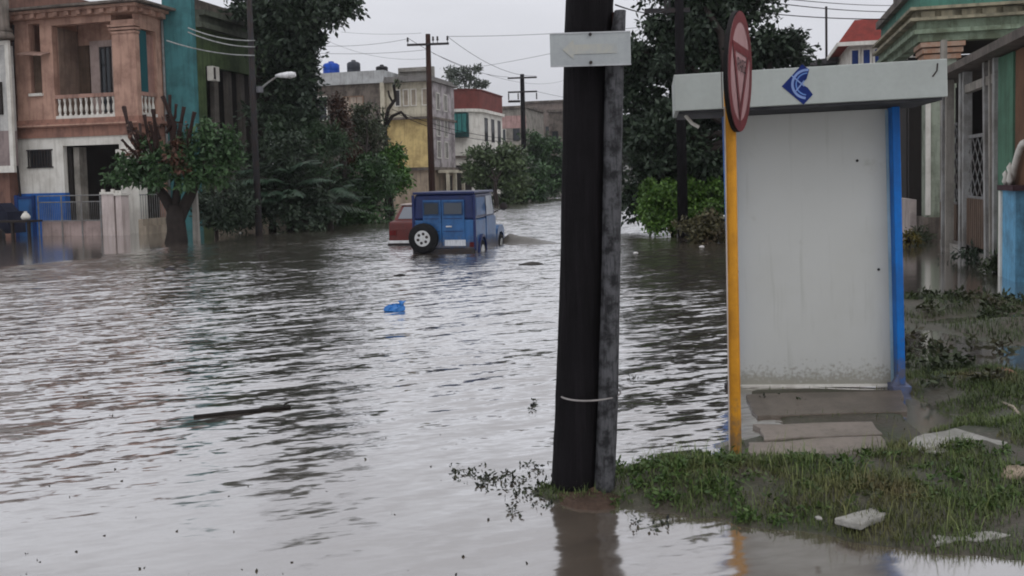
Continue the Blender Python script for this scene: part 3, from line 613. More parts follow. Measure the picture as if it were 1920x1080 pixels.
w = MB(); w.lathe([(.3, -.04), (.3, .04)], (.4, -.4, .1), 14, 'Y'); w.build('wheel', IRON, q2)
q3 = thing('white_sack', 'small white sack lying on the plank table', 'sack', SW(-23.25, 25.2, .68), -TH)
w = MB(); w.lathe([(.02, 0), (.13, .03), (.15, .12), (.09, .22), (.04, .27), (.06, .3)], n=10); w.build('sack_body', WHITE, q3, True)

# ------------------------------------------------------------------ trees
BARKR = wall('reddish_bark', (0.033, 0.018, 0.015), (0.02, 0.013, 0.012), .5, scale=4, bump=.6)
L_DARK = leafmat('dark_leaves', (0.012, 0.022, 0.013), (0.042, 0.062, 0.036), (0.05, 0.07, 0.05))
L_MID = leafmat('mid_leaves', (0.022, 0.05, 0.018), (0.058, 0.11, 0.042), (0.02, 0.04, 0.02))
L_BRT = leafmat('bright_leaves', (0.03, 0.085, 0.012), (0.075, 0.15, 0.03), (0.03, 0.06, 0.02))
L_BUSH = leafmat('bush_leaves', (0.03, 0.075, 0.012), (0.1, 0.18, 0.035), (0.045, 0.08, 0.025))
L_OLV = leafmat('olive_leaves', (0.03, 0.042, 0.022), (0.07, 0.085, 0.045), (0.04, 0.05, 0.03))
L_RED = leafmat('reddish_leaves', (0.05, 0.022, 0.014), (0.11, 0.05, 0.032), (0.03, 0.04, 0.02))
L_PALM = leafmat('palm_leaves', (0.016, 0.036, 0.022), (0.045, 0.075, 0.047), (0.08, 0.1, 0.075))
def leaves(clumps, ln, wd, rng, droop=0.25, spread=1.0):
    """clumps: (centre, radius xyz, count). Each leaf is a small folded-out rhombus, mostly near the clump's skin."""
    out = []
    for c, r, n in clumps:
        n = int(n); d = rng.normal(size=(n, 3)); d /= np.linalg.norm(d, axis=1, keepdims=True)
        rad = rng.random(n) ** 0.45
        lump = 1 + 0.28 * np.sin(d[:, 0] * 5 + c[0] * 3) * np.sin(d[:, 1] * 4 + c[1]) + 0.22 * np.sin(d[:, 2] * 7 + c[2] * 2)
        p = np.array(c) + d * np.array(r) * (rad * lump)[:, None]
        ax = d * 0.7 + rng.normal(size=(n, 3)) * spread; ax[:, 2] -= droop; ax /= np.linalg.norm(ax, axis=1, keepdims=True)
        up = rng.normal(size=(n, 3)) * 0.7 + np.array([0, 0, 0.8]); sd_ = np.cross(ax, up); sd_ /= np.linalg.norm(sd_, axis=1, keepdims=True) + 1e-9
        s = (0.6 + 0.8 * rng.random(n))[:, None]; L = ln * s; Wd = wd * s
        out.append(np.stack([p, p + ax * L * .45 + sd_ * Wd * .5, p + ax * L, p + ax * L * .45 - sd_ * Wd * .5], 1))
    return np.concatenate(out)
def limb(mb_, a, b, r0, r1, rng, wob=0.12, n=6):
    a, b = np.array(a, float), np.array(b, float); L = np.linalg.norm(b - a); pts = []
    for k in range(n + 1):
        t = k / n; q_ = a + (b - a) * t + rng.normal(size=3) * wob * L * .25 * math.sin(math.pi * t); q_[2] += .08 * L * math.sin(math.pi * t); pts.append(q_)
    mb_.tube(pts, [r0 + (r1 - r0) * k / n for k in range(n + 1)], 7)
def tree(name, label, base, h_fork, tr, lobes, leaf, ln, wd, seed, cat='tree', group=None, per=160, csize=0.6, bark=None, dens=1.0, trunk_pts=None, limbs=True):
    """lobes: (centre, radii, n_clumps). Every lobe is filled with leaf clumps and reached by a limb."""
    rng = np.random.default_rng(seed); base = Vector(base)
    t = thing(name, label, cat, base, 0, group)
    tb = MB(base); top = Vector(trunk_pts[-1]) if trunk_pts else base + Vector((0, 0, h_fork))
    if trunk_pts: tb.tube([Vector(p) for p in trunk_pts], [tr * (1.25 - .55 * k / (len(trunk_pts) - 1)) for k in range(len(trunk_pts))], 10)
    else: tb.tube([base + Vector((0, 0, -.4)), base + Vector((.03, .02, .3)), base + Vector((-.04, 0, h_fork * .6)), top], [tr * 1.35, tr * 1.1, tr * .9, tr * .8], 10)
    cl = []
    for c, r, n in lobes:
        c = np.array(c, float); r = np.array(r, float)
        if limbs: limb(tb, top, c, tr * .55, tr * .12, rng)
        for k in range(int(n)):
            d = rng.normal(size=3); d /= np.linalg.norm(d); q_ = c + d * r * (0.25 + 0.75 * rng.random() ** .6)
            s = csize * (0.6 + .7 * rng.random()); cl.append((q_ - np.array(base), (s, s, s * .7), per * dens * (.5 + .9 * rng.random())))
            if limbs and k % 3 == 0: limb(tb, c + (q_ - c) * .1, q_, tr * .13, tr * .03, rng, n=3)
    tb.build('trunk', bark or BARK, t, True)
    quads('crown', leaves(cl, ln, wd, rng), leaf, t)
    return t
def lobe(px, py, Y, rx, rz, n, ry=None, dy=0): p = P(px, py, Y + dy); return ((p.x, p.y, p.z), (rx, ry or rx, rz), n)

# big dark tree over the lamp post
Y = 36.5
tree('dark_shade_tree', 'large dark tree behind the street lamp at the left, crown cut by the top edge', G(500, 420), 4.5, .3,
     [lobe(530, 60, Y, 1.3, 1.5, 34), lobe(570, 20, Y, 1.5, 1.0, 34, dy=-.5), lobe(630, 12, Y, .75, .3, 10), lobe(545, 140, Y, .95, 1.0, 26), lobe(480, 20, Y, .9, .5, 10), lobe(580, 80, Y, .45, .6, 8),
      lobe(560, -70, Y, 2.3, 1.2, 34), lobe(575, 190, Y, .35, .7, 6), lobe(530, 210, Y, 1.2, .9, 18)], L_DARK, .24, .12, 11, per=150, csize=.6)
# pruned tree in the water
p = G(330, 455); Y = p.y
q = thing('pruned_tree', 'heavily pruned tree with thick forked trunk and bare stubs standing in the flood', 'tree', p)
rng = np.random.default_rng(3); tb = MB(p)
tb.tube([p + Vector((0, 0, -.4)), p + Vector((0, 0, .05)), P(331, 435, Y), P(330, 410, Y), P(329, 385, Y)], [.37, .33, .285, .27, .2], 14, rough=.09)
for pts_, r_ in (([(330, 420), (322, 393), (306, 366), (288, 342), (270, 320)], .2), ([(332, 420), (342, 393), (356, 366), (368, 342), (384, 318)], .21), ([(331, 405), (330, 370), (334, 340), (330, 305)], .15), ([(300, 357), (296, 335), (292, 312)], .11), ([(362, 352), (358, 330), (352, 305)], .12)):
    tb.tube([P(x_, y_, Y + (.12 if k % 2 else -.05)) for k, (x_, y_) in enumerate(pts_)], [r_ * (1 - .13 * k) for k in range(len(pts_))], 10, rough=.12)
tb.build('trunk', BARK, q, True)
sb = MB(p)
for x0, y0, x1, y1, r_ in ((285, 325, 232, 200, .085), (290, 320, 252, 240, .08), (288, 300, 270, 215, .075), (300, 300, 287, 205, .08), (318, 300, 305, 180, .09), (325, 300, 318, 178, .07), (335, 300, 345, 200, .08), (350, 300, 365, 210, .08), (262, 260, 238, 225, .05), (300, 260, 290, 222, .05), (312, 250, 330, 195, .06), (305, 320, 330, 250, .08), (270, 318, 243, 228, .07), (275, 316, 262, 232, .06), (292, 312, 280, 228, .07), (345, 305, 338, 232, .07), (384, 318, 372, 236, .06), (330, 305, 312, 215, .07), (270, 320, 228, 262, .05)):
    a, b = P(x0, y0, Y - .1), P(x1, y1, Y + rng.normal() * .35); m_ = (a + b) / 2 + Vector((rng.normal() * .08, 0, .05)); sb.tube([a, a.lerp(m_, .5), m_, m_.lerp(b, .6), b], [r_ * .9, r_ * .65, r_ * .75, r_ * .55, r_ * .75], 8, rough=.25)
sb.build('bare_stubs', BARKR, q, True)
def cl_(x, y, r, n, dy=0): c = P(x, y, Y + dy) - p; return (np.array(c), (r, r, r * .75), n)
quads('crown', leaves([cl_(390, 260, .55, 420), cl_(420, 275, .5, 360), cl_(370, 290, .5, 320), cl_(405, 310, .55, 380), cl_(375, 330, .4, 240), cl_(435, 300, .4, 240, .3), cl_(430, 250, .3, 150), cl_(240, 325, .45, 300), cl_(215, 335, .35, 200), cl_(265, 335, .4, 260), cl_(290, 340, .35, 200, -.4), cl_(350, 345, .3, 160, -.4), cl_(285, 300, .35, 260, -.3), cl_(310, 285, .4, 260, -.2), cl_(385, 235, .3, 120), cl_(340, 300, .45, 320, -.3), cl_(350, 265, .4, 240), cl_(255, 310, .4, 260), cl_(310, 320, .4, 240, -.4), cl_(275, 265, .25, 90), cl_(410, 335, .4, 220, .2), cl_(440, 275, .35, 180, .3), cl_(235, 300, .3, 150), cl_(360, 325, .35, 200, -.3)], .17, .075, rng, .5), L_MID, q)
quads('dry_leaves', leaves([cl_(325, 295, .3, 130, -.45), cl_(340, 315, .25, 90, -.5), cl_(330, 270, .25, 80, -.3), cl_(255, 280, .25, 60, -.2), cl_(245, 245, .22, 26), cl_(290, 235, .22, 26), cl_(315, 225, .2, 22), cl_(345, 240, .22, 28), cl_(275, 255, .25, 40)], .17, .08, rng, .6), L_RED, q)
# shrubs on the left pavement
tree('garden_plants', 'dark garden plants before the green house, right of the concrete post', G(405, 440), .6, .06, [lobe(398, 405, 28.8, .45, .5, 12), lobe(425, 400, 29.2, .5, .55, 14), lobe(448, 385, 29.8, .4, .7, 12), lobe(385, 375, 30, .3, .5, 6)], L_DARK, .16, .06, 39, 'shrub', per=120, csize=.3)
def fronds(name, label, base, H, n, L, m, seed, cat='plant', group=None, lean=0.5):
    rng = np.random.default_rng(seed); t = thing(name, label, cat, base, 0, group); tb = MB(); quads_ = []
    for k in range(n):
        az = rng.random() * 6.283; el = rng.uniform(.35, 1.35); l = L * rng.uniform(.7, 1.15); d = np.array([math.cos(az), math.sin(az)])
        z0 = H * rng.uniform(.2, .75); pts = []
        for i in range(9):
            s = i / 8; rr = l * (s * math.cos(el) + .25 * s * s); zz = z0 + l * (s * math.sin(el) - .55 * s * s); pts.append(np.array([d[0] * rr, d[1] * rr, zz]))
        tb.tube([np.array([d[0] * .05, d[1] * .05, z0 - .5])] + pts, [.03] + [.022 - .002 * i for i in range(9)], 5)
        for i in range(26):
            s = .15 + .85 * i / 25; j = min(int(s * 8), 7); f_ = s * 8 - j; c = pts[j] * (1 - f_) + pts[j + 1] * f_; tg = pts[j + 1] - pts[j]; tg /= np.linalg.norm(tg)
            sd_ = np.cross(tg, [0, 0, 1.0]); sd_ /= np.linalg.norm(sd_) + 1e-9
            for sg in (-1, 1):
                ll = l * .27 * math.sin(math.pi * min(.95, s * .9 + .1)) * rng.uniform(.8, 1.1) + .06; ax = sd_ * sg * .8 + tg * .6 + np.array([0, 0, -.35 - .3 * rng.random()]); ax /= np.linalg.norm(ax)
                wv = np.cross(ax, [0.2, .1, 1.0]); wv /= np.linalg.norm(wv); quads_.append([c, c + ax * ll * .4 + wv * .028, c + ax * ll, c + ax * ll * .4 - wv * .028])
    tb.tube([(0, 0, -.4), (0, 0, H * .5)], [.14, .1], 8)
    tb.build('stem', BARK, t); quads('fronds', np.array(quads_), m, t); return t
fronds('palm_shrub', 'dark drooping palm shrub beside the street lamp pole', G(545, 433), 2.6, 34, 2.3, L_PALM, 21)
fronds('palm_shrub', 'smaller feathery palm shrub in front of the reddish bush', G(620, 425), 2.0, 26, 2.0, L_PALM, 22)
Y = 33.0
tree('dark_shrub', 'dense dark shrub right of the street lamp pole', G(510, 432), 1.2, .12, [lobe(500, 330, Y, 1.2, 1.3, 26), lobe(480, 390, Y, .9, .8, 16, dy=-.6), lobe(560, 390, Y, 1.2, .8, 22, dy=-.8), lobe(540, 290, Y, 1.0, .9, 16)], L_DARK, .17, .07, 31, 'shrub', per=150, csize=.45)
Y = 36
tree('feathery_tree', 'feathery green young tree behind the palm shrubs', G(570, 425), 2.2, .12, [lobe(570, 240, Y, 1.0, .8, 20), lobe(535, 265, Y, .8, .8, 14), lobe(610, 280, Y, .9, .9, 16), lobe(585, 340, Y, 1.1, .9, 18)], leafmat('feather_leaves', (0.02, 0.04, 0.02), (0.05, 0.085, 0.04), (0.03, 0.05, 0.03)), .22, .045, 32, per=180, csize=.5)
Y = 39
tree('reddish_bush', 'tall reddish-brown bush in front of the mouldy block', G(650, 418), 2.6, .12, [lobe(640, 240, Y, .75, 1.1, 18), lobe(650, 300, Y, .8, 1.0, 16), lobe(625, 200, Y, .4, .6, 6)], leafmat('rust_leaves', (0.035, 0.018, 0.012), (0.075, 0.038, 0.026), (0.03, 0.03, 0.016)), .15, .07, 33, 'shrub', per=130, csize=.4)
Y = 38.5
tree('leafy_shrub', 'broad mid-green shrub between the palm and the red car', G(680, 415), 1.3, .12, [lobe(660, 360, Y, 1.3, 1.0, 30), lobe(700, 330, Y, 1.1, 1.0, 22), lobe(630, 400, Y, 1.2, .6, 18, dy=-1), lobe(690, 395, Y, 1.0, .7, 16, dy=-1), lobe(600, 385, Y, 1.0, .8, 16, dy=-1.2)], L_MID, .18, .08, 34, 'shrub', per=140, csize=.45)
tree('bright_shrub', 'bright green shrub left of the blue jeep', G(735, 408), 1.6, .1, [lobe(735, 300, 41, .75, .6, 14), lobe(715, 340, 41, .8, .6, 12), lobe(750, 340, 41, .5, .5, 8)], L_BRT, .2, .09, 35, 'shrub', per=120, csize=.4)
tree('grey_green_tree', 'slim grey-green tree before the yellow wall', G(690, 412), 2.8, .12, [lobe(690, 230, 43, .9, .9, 18), lobe(700, 270, 43, .8, .8, 14), lobe(670, 265, 43, .7, .8, 10)], L_OLV, .16, .07, 36, per=130, csize=.45)
# dead pollarded tree
p = G(728, 405); Y = p.y; q = thing('dead_tree', 'bare dead tree with crooked cut branches before the yellow house', 'tree', p); tb = MB(p)
tb.tube([p + Vector((0, 0, -.3)), P(727, 340, Y), P(722, 260, Y), P(720, 240, Y)], [.2, .16, .14, .13], 8); tb.build('trunk', BARK, q, True)
sb = MB(p)
for pts, r_ in (([(720, 245), (728, 205), (742, 185), (738, 158), (745, 150)], .11), ([(722, 240), (735, 218), (752, 210), (764, 222)], .1), ([(738, 195), (730, 180), (728, 170)], .06), ([(722, 262), (712, 230), (706, 205)], .07), ([(724, 280), (740, 300), (742, 320)], .07)):
    sb.tube([P(x, y, Y) for x, y in pts], [r_ * (1 - .12 * k) for k in range(len(pts))], 7)
sb.build('branches', BARK, q, True)
quads('foliage', leaves([(np.array(P(744, 155, Y) - p), (.22, .22, .25), 50), (np.array(P(720, 215, Y) - p), (.3, .3, .4), 60), (np.array(P(748, 285, Y) - p), (.35, .35, .4), 120), (np.array(P(722, 300, Y) - p), (.4, .4, .6), 140)], .2, .08, rng), L_OLV, q)
# far shrubs by the road bend
for lab, x, y0, Y, lobes_, m_, sd_ in (
    ('rounded olive tree leaning over the flooded road beyond the jeep', 930, 385, 61, [(920, 310, 1.7, 1.2, 22), (900, 330, 1.3, 1.0, 14), (950, 300, 1.5, 1.2, 18), (945, 350, 1.8, 1.0, 20)], leafmat('far_olive', (0.04, 0.06, 0.025), (0.08, 0.115, 0.05), (0.04, 0.06, 0.035)), 41),
    ('dark green bush right of the rounded olive tree', 985, 378, 66, [(985, 330, 1.6, 1.5, 22), (1000, 355, 1.4, 1.0, 16), (965, 365, 1.3, .8, 12)], L_MID, 42),
    ('tall green tree beside the farther pole with pale hanging leaves', 1025, 368, 74, [(1010, 275, 1.6, 1.3, 20), (1035, 290, 1.6, 1.5, 20), (1025, 325, 1.7, 1.3, 20), (1045, 335, 1.2, 1.2, 12)], L_MID, 43)):
    tree('roadside_tree', lab, G(x, y0), 1.5, .15, [lobe(a, b, Y, c_, d_, n_) for a, b, c_, d_, n_ in lobes_], m_, .3, .15, sd_, group='trees on the far left kerb', per=110, csize=.6)
tree('background_tree', 'pale thin tree crown rising behind the red parapet', SW(-25, 82), 7, .18, [lobe(880, 138, 86, 1.2, 1.0, 9), lobe(845, 140, 86, 1.0, .8, 8), lobe(905, 155, 86, .8, .5, 6), lobe(870, 155, 86, 2.0, .6, 10)], leafmat('pale_far_leaves', (0.07, 0.085, 0.07), (0.11, 0.13, 0.1)), .3, .14, 44, per=70, csize=.5)
for k, (lab, px, Y, h, r_) in enumerate((('hazy tree on the rise behind the farther pole', 1050, 125, 7, 3.4), ('hazy dark tree behind the near pole far up the road', 1100, 110, 6, 3.2), ('broad hazy tree right of the near pole up the road', 1150, 100, 6.5, 3.2), ('hazy tree by the hilltop house', 1020, 132, 7, 2.6))):
    b_ = P(px, 340, Y); gz = float(ground_z(b_.x, b_.y)); b_.z = gz
    tree('hill_tree', lab, b_, 3, .25, [((b_.x, b_.y, gz + h * .6), (r_, r_, h * .4), 34), ((b_.x + 1.2, b_.y, gz + h * .35), (r_ * .9, r_, h * .3), 20)], L_OLV, .45, .25, 50 + k, group='trees on the rise', per=80, csize=.9)
# right-hand big tree and bushes
Y = 27.5
tree('broad_dark_tree', 'broad dark tree behind the kiosk reaching above the frame', G(1425, 440), 2.6, .32,
     [lobe(1230, 110, Y, 1.3, 1.0, 26), lobe(1290, 50, Y, 1.4, 1.0, 30), lobe(1380, 20, Y, 1.2, .9, 22), lobe(1340, 120, Y, 1.6, .9, 34), lobe(1450, 95, Y, 1.0, .6, 20), lobe(1215, 220, Y, 1.1, 1.3, 34, dy=.4), lobe(1300, 230, Y, 1.3, 1.3, 40, dy=.6), lobe(1225, 320, Y, .9, .8, 24, dy=.4), lobe(1310, 320, Y, 1.1, .8, 28), lobe(1400, 210, Y, 1.1, 1.1, 26), lobe(1270, -50, Y, 1.3, .9, 22), lobe(1360, -55, Y, 1.4, .8, 22), lobe(1190, 365, Y, .35, .5, 6), lobe(1260, 270, Y, 1.2, 1.0, 30, dy=-.6), lobe(1330, 300, Y, 1.0, .8, 26, dy=-.8), lobe(1340, 380, Y, .8, .5, 16, dy=.3), lobe(1265, 350, Y, .8, .5, 16, dy=.6)],
     L_DARK, .2, .1, 61, per=170, csize=.5)
tree('green_bush', 'bright green bush at the water edge right of the near pole', G(1262, 440), .5, .07, [lobe(1240, 372, 25.6, .65, .5, 26), lobe(1285, 372, 25.4, .6, .55, 22), lobe(1330, 370, 25.6, .55, .5, 18), lobe(1228, 408, 25.2, .4, .3, 12), lobe(1270, 412, 25.2, .5, .3, 14)], L_BUSH, .12, .06, 62, 'shrub', per=170, csize=.3)
tree('brown_bush', 'small yellow-brown bush just left of the yellow post', G(1315, 455), .5, .06, [lobe(1305, 425, 22.8, .45, .35, 12), lobe(1340, 420, 22.8, .4, .4, 12), lobe(1330, 445, 22.5, .5, .25, 10)], leafmat('rusty_green_leaves', (0.03, 0.028, 0.012), (0.1, 0.09, 0.045), (0.05, 0.03, 0.02)), .12, .05, 63, 'shrub', per=110, csize=.25)

for k, (lab, x_, y_, r_, m_) in enumerate((('dark weedy plant growing at the foot of the stained corner pillar', 1722, 452, .32, L_OLV), ('yellowing plant beside the low rose wall right of the kiosk', 1703, 462, .22, leafmat('yellowing_leaves', (0.07, 0.06, 0.012), (0.16, 0.13, 0.03))), ('dark weeds under the lattice gate', 1812, 492, .3, L_DARK), ('dark weeds at the foot of the blue gatepost', 1868, 512, .2, L_OLV))):
    b_ = G(x_, y_); tree('weed_plant', lab, b_, .12, .02, [((b_.x, b_.y, .16), (r_ * 1.3, r_, .14), 9)], m_, .11, .035, 90 + k, 'plant', 'weeds along the right-hand houses', per=45, csize=.16)

# ------------------------------------------------------------------ poles, lamp, wires
WOOD = wall('tarred_wood', (0.0075, 0.0065, 0.0075), (0.004, 0.0035, 0.004), .6, rough=.85, scale=5, streak=.7, bump=.9, spec=.12, grain=.35)
WOODR = wall('red_brown_pole', (0.036, 0.016, 0.012), (0.02, 0.012, 0.01), .5, scale=4)
STUB = wall('grey_stained_concrete', (0.1, 0.1, 0.106), (0.012, 0.012, 0.013), .95, scale=11, bump=.6, spec=.15, streak=.7)
RUST = wall('rust', (0.05, 0.027, 0.022), (0.025, 0.014, 0.012), .5, scale=6)
pb = G(1082, 918); q = thing('utility_pole', 'thick black tarred pole with grey stub post strapped to its right side', 'utility pole', pb)
Yp = pb.y
def profile_pole(pts, m, name, parent, n=20, wobble=0.0, seed=0, lift=0):
    rg = np.random.default_rng(seed); vs, fs = [], []
    ctrl = [P(x, y, Yp) for x, y, r_ in pts]; rad = [r_ for *_, r_ in pts]; M = 46
    for i in range(M + 1):
        u_ = i / M * (len(ctrl) - 1); j = min(int(u_), len(ctrl) - 2); f_ = u_ - j; c = ctrl[j].lerp(ctrl[j + 1], f_) - pb; r_ = rad[j] * (1 - f_) + rad[j + 1] * f_
        for k in range(n):
            a = 2 * math.pi * k / n; rr = r_ * (1 + wobble * math.sin(a * 5 + i * .15) + wobble * .8 * rg.normal() * .4); vs.append((c.x + rr * math.cos(a), c.y + rr * math.sin(a) + lift, c.z))
    for i in range(M):
        for k in range(n): k2 = (k + 1) % n; fs.append((i * n + k, i * n + k2, i * n + n + k2, i * n + n + k))
    fs.append(tuple(range(M * n, M * n + n))); b = MB(); b.add(vs, fs); return b.build(name, m, parent, True)
profile_pole([(1080, 1000, .142), (1081, 915, .138), (1084, 735, .127), (1091, 540, .12), (1101, 130, .123), (1107, 0, .127), (1120, -600, .12), (1135, -1300, .11)], WOOD, 'shaft', q, wobble=.03, seed=5)
profile_pole([(1127, 1000, .058), (1129, 900, .056), (1136, 735, .053), (1141, 540, .05), (1148, 130, .049), (1158, 27, .03)], STUB, 'stub_post', q, 8, .03, 6, lift=-.11)
b = MB(); tp = P(1157, 90, Yp) - pb; b.tube([tp + Vector((0, -.06, -.1)), tp + Vector((0, -.06, .175))], .032, 12); b.build('rusty_pipe', RUST, q)
b = MB(); c0 = P(1098, 735, Yp) - pb
ring = [Vector((c0.x + (.175 if math.cos(a) > 0 else .153) * math.cos(a) + .01, c0.y - .03 + .165 * math.sin(a), c0.z + .004 * math.cos(a))) for a in [2 * math.pi * k / 28 for k in range(29)]]
b.tube(ring, .0048, 6); b.build('wire_band', wall('galvanised_wire', (0.27, 0.25, 0.24), bump=0, rough=.4), q)
b = MB(); b.lathe([(.16, -.05), (.2, .0), (.17, .03), (.0, .04)], (.07, -.12, 0.0), 12); b.build('footing', wall('brown_clay_lump', (0.09, 0.06, 0.045), scale=6, bump=.8), q)
# one-way sign
ps = P(1107, 92, Yp - .2); q = thing('arrow_sign', 'grey rectangular plate with faded left-pointing arrow on the black pole', 'sign', ps, R(1.0)); q.rotation_euler = (0, R(-.4), 0)
k_ = ps.y / FPX; hw, hh = 75 * k_, 31.5 * k_
b = MB(); b.box(-hw, hw, 0, .004, -hh, hh); b.build('plate', wall('dull_grey_plate', (0.33, 0.35, 0.35), (0.24, 0.25, 0.26), .5, bump=0, scale=3, streak=.2), q, bevel=.002)
b = MB(); b.box(-hw, hw, -.0035, -.0005, -hh, -hh + .008).box(-hw, hw, -.0035, -.0005, hh - .006, hh); b.build('rim', wall('pale_rim', (0.45, 0.46, 0.47), bump=0), q)
ar = [(-.142, 0.0), (-.085, .05), (-.085, .024), (.135, .024), (.135, -.024), (-.085, -.024), (-.085, -.05)]
b = MB(); b.prism(ar, 'Y', -.003, -.001); b.build('arrow', wall('faded_arrow', (0.36, 0.355, 0.315), (0.33, 0.345, 0.34), 1.0, bump=0, scale=9, streak=.6), q)
b = MB()
for z in (hh - .013, -hh + .018): b.lathe([(.0085, -.012), (.0085, -.004)], (0.0, 0, z), 8, 'Y')
b.box(-.09, .09, .004, .06, -.02, .02); b.build('bolt', IRON, q)

# stop sign on yellow post
pb2 = G(1380, 868); q = thing('sign_post', 'yellow painted metal post rising from the grass', 'post', pb2)
def pv(x, y, Yv): return P(x, y, Yv) - pb2
b = MB(); b.tube([pv(1381, 900, pb2.y), pv(1380, 868, pb2.y), pv(1373, 500, pb2.y), pv(1368, 180, pb2.y), pv(1368, 95, pb2.y)], .034, 18); b.build('shaft', wall('yellow_paint', (0.55, 0.25, 0.022), (0.3, 0.13, 0.02), .6, rough=.5, scale=3.5, bump=.1, mud=.5), q, True)
b = MB(); b.tube([pv(1358.5, 200, pb2.y - .04), pv(1368, 868, pb2.y - .04)], .004, 6); b.build('cable', wall('pale_cable', (0.45, 0.4, 0.36), bump=0), q)
sc_ = P(1368, 136, pb2.y - .06)
nrm = Vector((.905, -.425, 0)).normalized(); rt_ = Vector((-nrm.y, nrm.x, 0)) * 1.0
if rt_.y < 0: rt_ = -rt_
q = thing('stop_sign', 'round red and white stop sign seen almost edge-on on the yellow post', 'sign', sc_ + nrm * .055)
tilt = Matrix.Rotation(R(1.6), 4, 'Y')
# local axes: X = reader's right, Y = into the plate, Z = up
q.matrix_world = Matrix.Translation(sc_ + nrm * .055) @ tilt @ Matrix(((rt_.x, -nrm.x, 0, 0), (rt_.y, -nrm.y, 0, 0), (0, 0, 1, 0), (0, 0, 0, 1)))
rd = .34
SRED = wall('sign_red', (0.13, 0.014, 0.017), (0.05, 0.008, 0.009), .4, rough=.5, bump=0); SWH = wall('sign_white', (0.34, 0.2, 0.2), (0.2, 0.09, 0.09), .4, rough=.5, bump=0)
b = MB(); b.lathe([(rd, -.002), (rd, .02), (rd - .015, .022)], (0, 0, 0), 48, 'Y'); b.build('backing', wall('black_rim', (0.015, 0.014, 0.014), bump=0), q)
def ringm(r0, r1, y, n=48):
    b_ = MB(); vs = []
    for k in range(n): a = 2 * math.pi * k / n; vs += [(r0 * math.cos(a), y, r0 * math.sin(a)), (r1 * math.cos(a), y, r1 * math.sin(a))]
    b_.add(vs, [(2 * k, 2 * k + 1, (2 * k + 3) % (2 * n), (2 * k + 2) % (2 * n)) for k in range(n)]); return b_
b = MB(); b.lathe([(rd - .012, -.006), (rd - .012, -.002)], (0, 0, 0), 48, 'Y'); b.build('face', SWH, q)
ringm(rd - .065, rd - .003, -.0085).build('red_border', SRED, q)
def tri(s, y):
    return [(-.87 * s, .5 * s), (.87 * s, .5 * s), (0, -1.0 * s)]
o_, i_ = tri(.29, 0), tri(.2, 0); b = MB(); vs = [(x, -.011, z) for x, z in o_ + i_]; b.add(vs, [(0, 1, 4, 3), (1, 2, 5, 4), (2, 0, 3, 5)]); b.build('triangle', SRED, q)
fc = bpy.data.curves.new('lettering', 'FONT'); fc.body = 'PARE'; fc.size = .105; fc.align_x = 'CENTER'; fc.align_y = 'CENTER'; fc.extrude = .0005
fo = bpy.data.objects.new('lettering', fc); COL.objects.link(fo); fo.parent = q; fo.location = (0, -.013, .03); fo.rotation_euler = (R(90), 0, 0)
bpy.context.view_layer.update()
lm = bpy.data.meshes.new_from_object(fo.evaluated_get(bpy.context.evaluated_depsgraph_get())); lo = bpy.data.objects.new('lettering', lm); COL.objects.link(lo)
lo.parent = q; lo.location = fo.location; lo.rotation_euler = fo.rotation_euler; bpy.data.objects.remove(fo); lo.name = 'lettering'; lm.materials.clear(); lm.materials.append(wall('sign_black', (0.05, 0.03, 0.03), bump=0))
b = MB(); b.box(-.05, .05, .022, .06, .1, .13).box(-.05, .05, .022, .06, -.13, -.1); b.build('clamp', RUST, q)

def crossarm(b_, c, hw_, d, z):                         # timber arm with insulators
    u_ = Vector(d).normalized(); n_ = Vector((-u_.y, u_.x, 0))
    a, e_ = c - u_ * hw_, c + u_ * hw_
    b_.hexa([a - n_ * .05 + Vector((0, 0, z - .06)), e_ - n_ * .05 + Vector((0, 0, z - .06)), e_ + n_ * .05 + Vector((0, 0, z - .06)), a + n_ * .05 + Vector((0, 0, z - .06)), a - n_ * .05 + Vector((0, 0, z + .06)), e_ - n_ * .05 + Vector((0, 0, z + .06)), e_ + n_ * .05 + Vector((0, 0, z + .06)), a + n_ * .05 + Vector((0, 0, z + .06))])
def insul(b_, c): b_.lathe([(.02, 0), (.02, .12), (.06, .14), (.065, .22), (.04, .26), (.055, .28), (.05, .36), (.0, .38)], c, 8)
# bare pole behind the jeep
p1 = SW(-17.4, 49.2); q = thing('utility_pole', 'tall reddish-brown pole with single crossarm rising behind the jeep', 'utility pole', p1, 0, 'poles along the left kerb')
b = MB(); b.tube([(0, 0, -.4), (-.02, 0, 5), (0, 0, 10.0)], [.2, .17, .14], 12); b.build('shaft', WOODR, q, True)
b = MB(); crossarm(b, Vector((0, -.18, 0)), 1.2, (1, -.1, 0), 9.4); b.build('crossarm', IRON, q)
for x in (-1.15, -.3 + .6, .55, 1.12):
    b = MB(); insul(b, (x, -.18 - .1 * x, 9.46)); b.build('insulator', IRON, q)
p2 = SW(-17.0, 70); q = thing('utility_pole', 'more distant dark pole carrying two crossarms', 'utility pole', p2, 0, 'poles along the left kerb')
b = MB(); b.tube([(0, 0, -.4), (0, 0, 9.9)], [.24, .17], 12); b.build('shaft', WOOD, q, True)
for z in (9.6, 8.5):
    b = MB(); crossarm(b, Vector((0, -.2, 0)), 1.15, (1, -.1, 0), z); b.build('crossarm', IRON, q)
for x in (-1.1, -.35, 1.1):
    b = MB(); b.tube([(x, -.2, 8.4), (x, -.2, 7.9)], .05, 6); b.build('hanging_insulator', IRON, q)
b = MB(); b.hexa([(-1.15, -.3, 7.7), (-.2, -.3, 7.7), (-.2, .1, 7.7), (-1.15, .1, 7.7), (-1.15, -.3, 7.85), (-.2, -.3, 7.85), (-.2, .1, 7.85), (-1.15, .1, 7.85)]); b.build('tray', IRON, q)
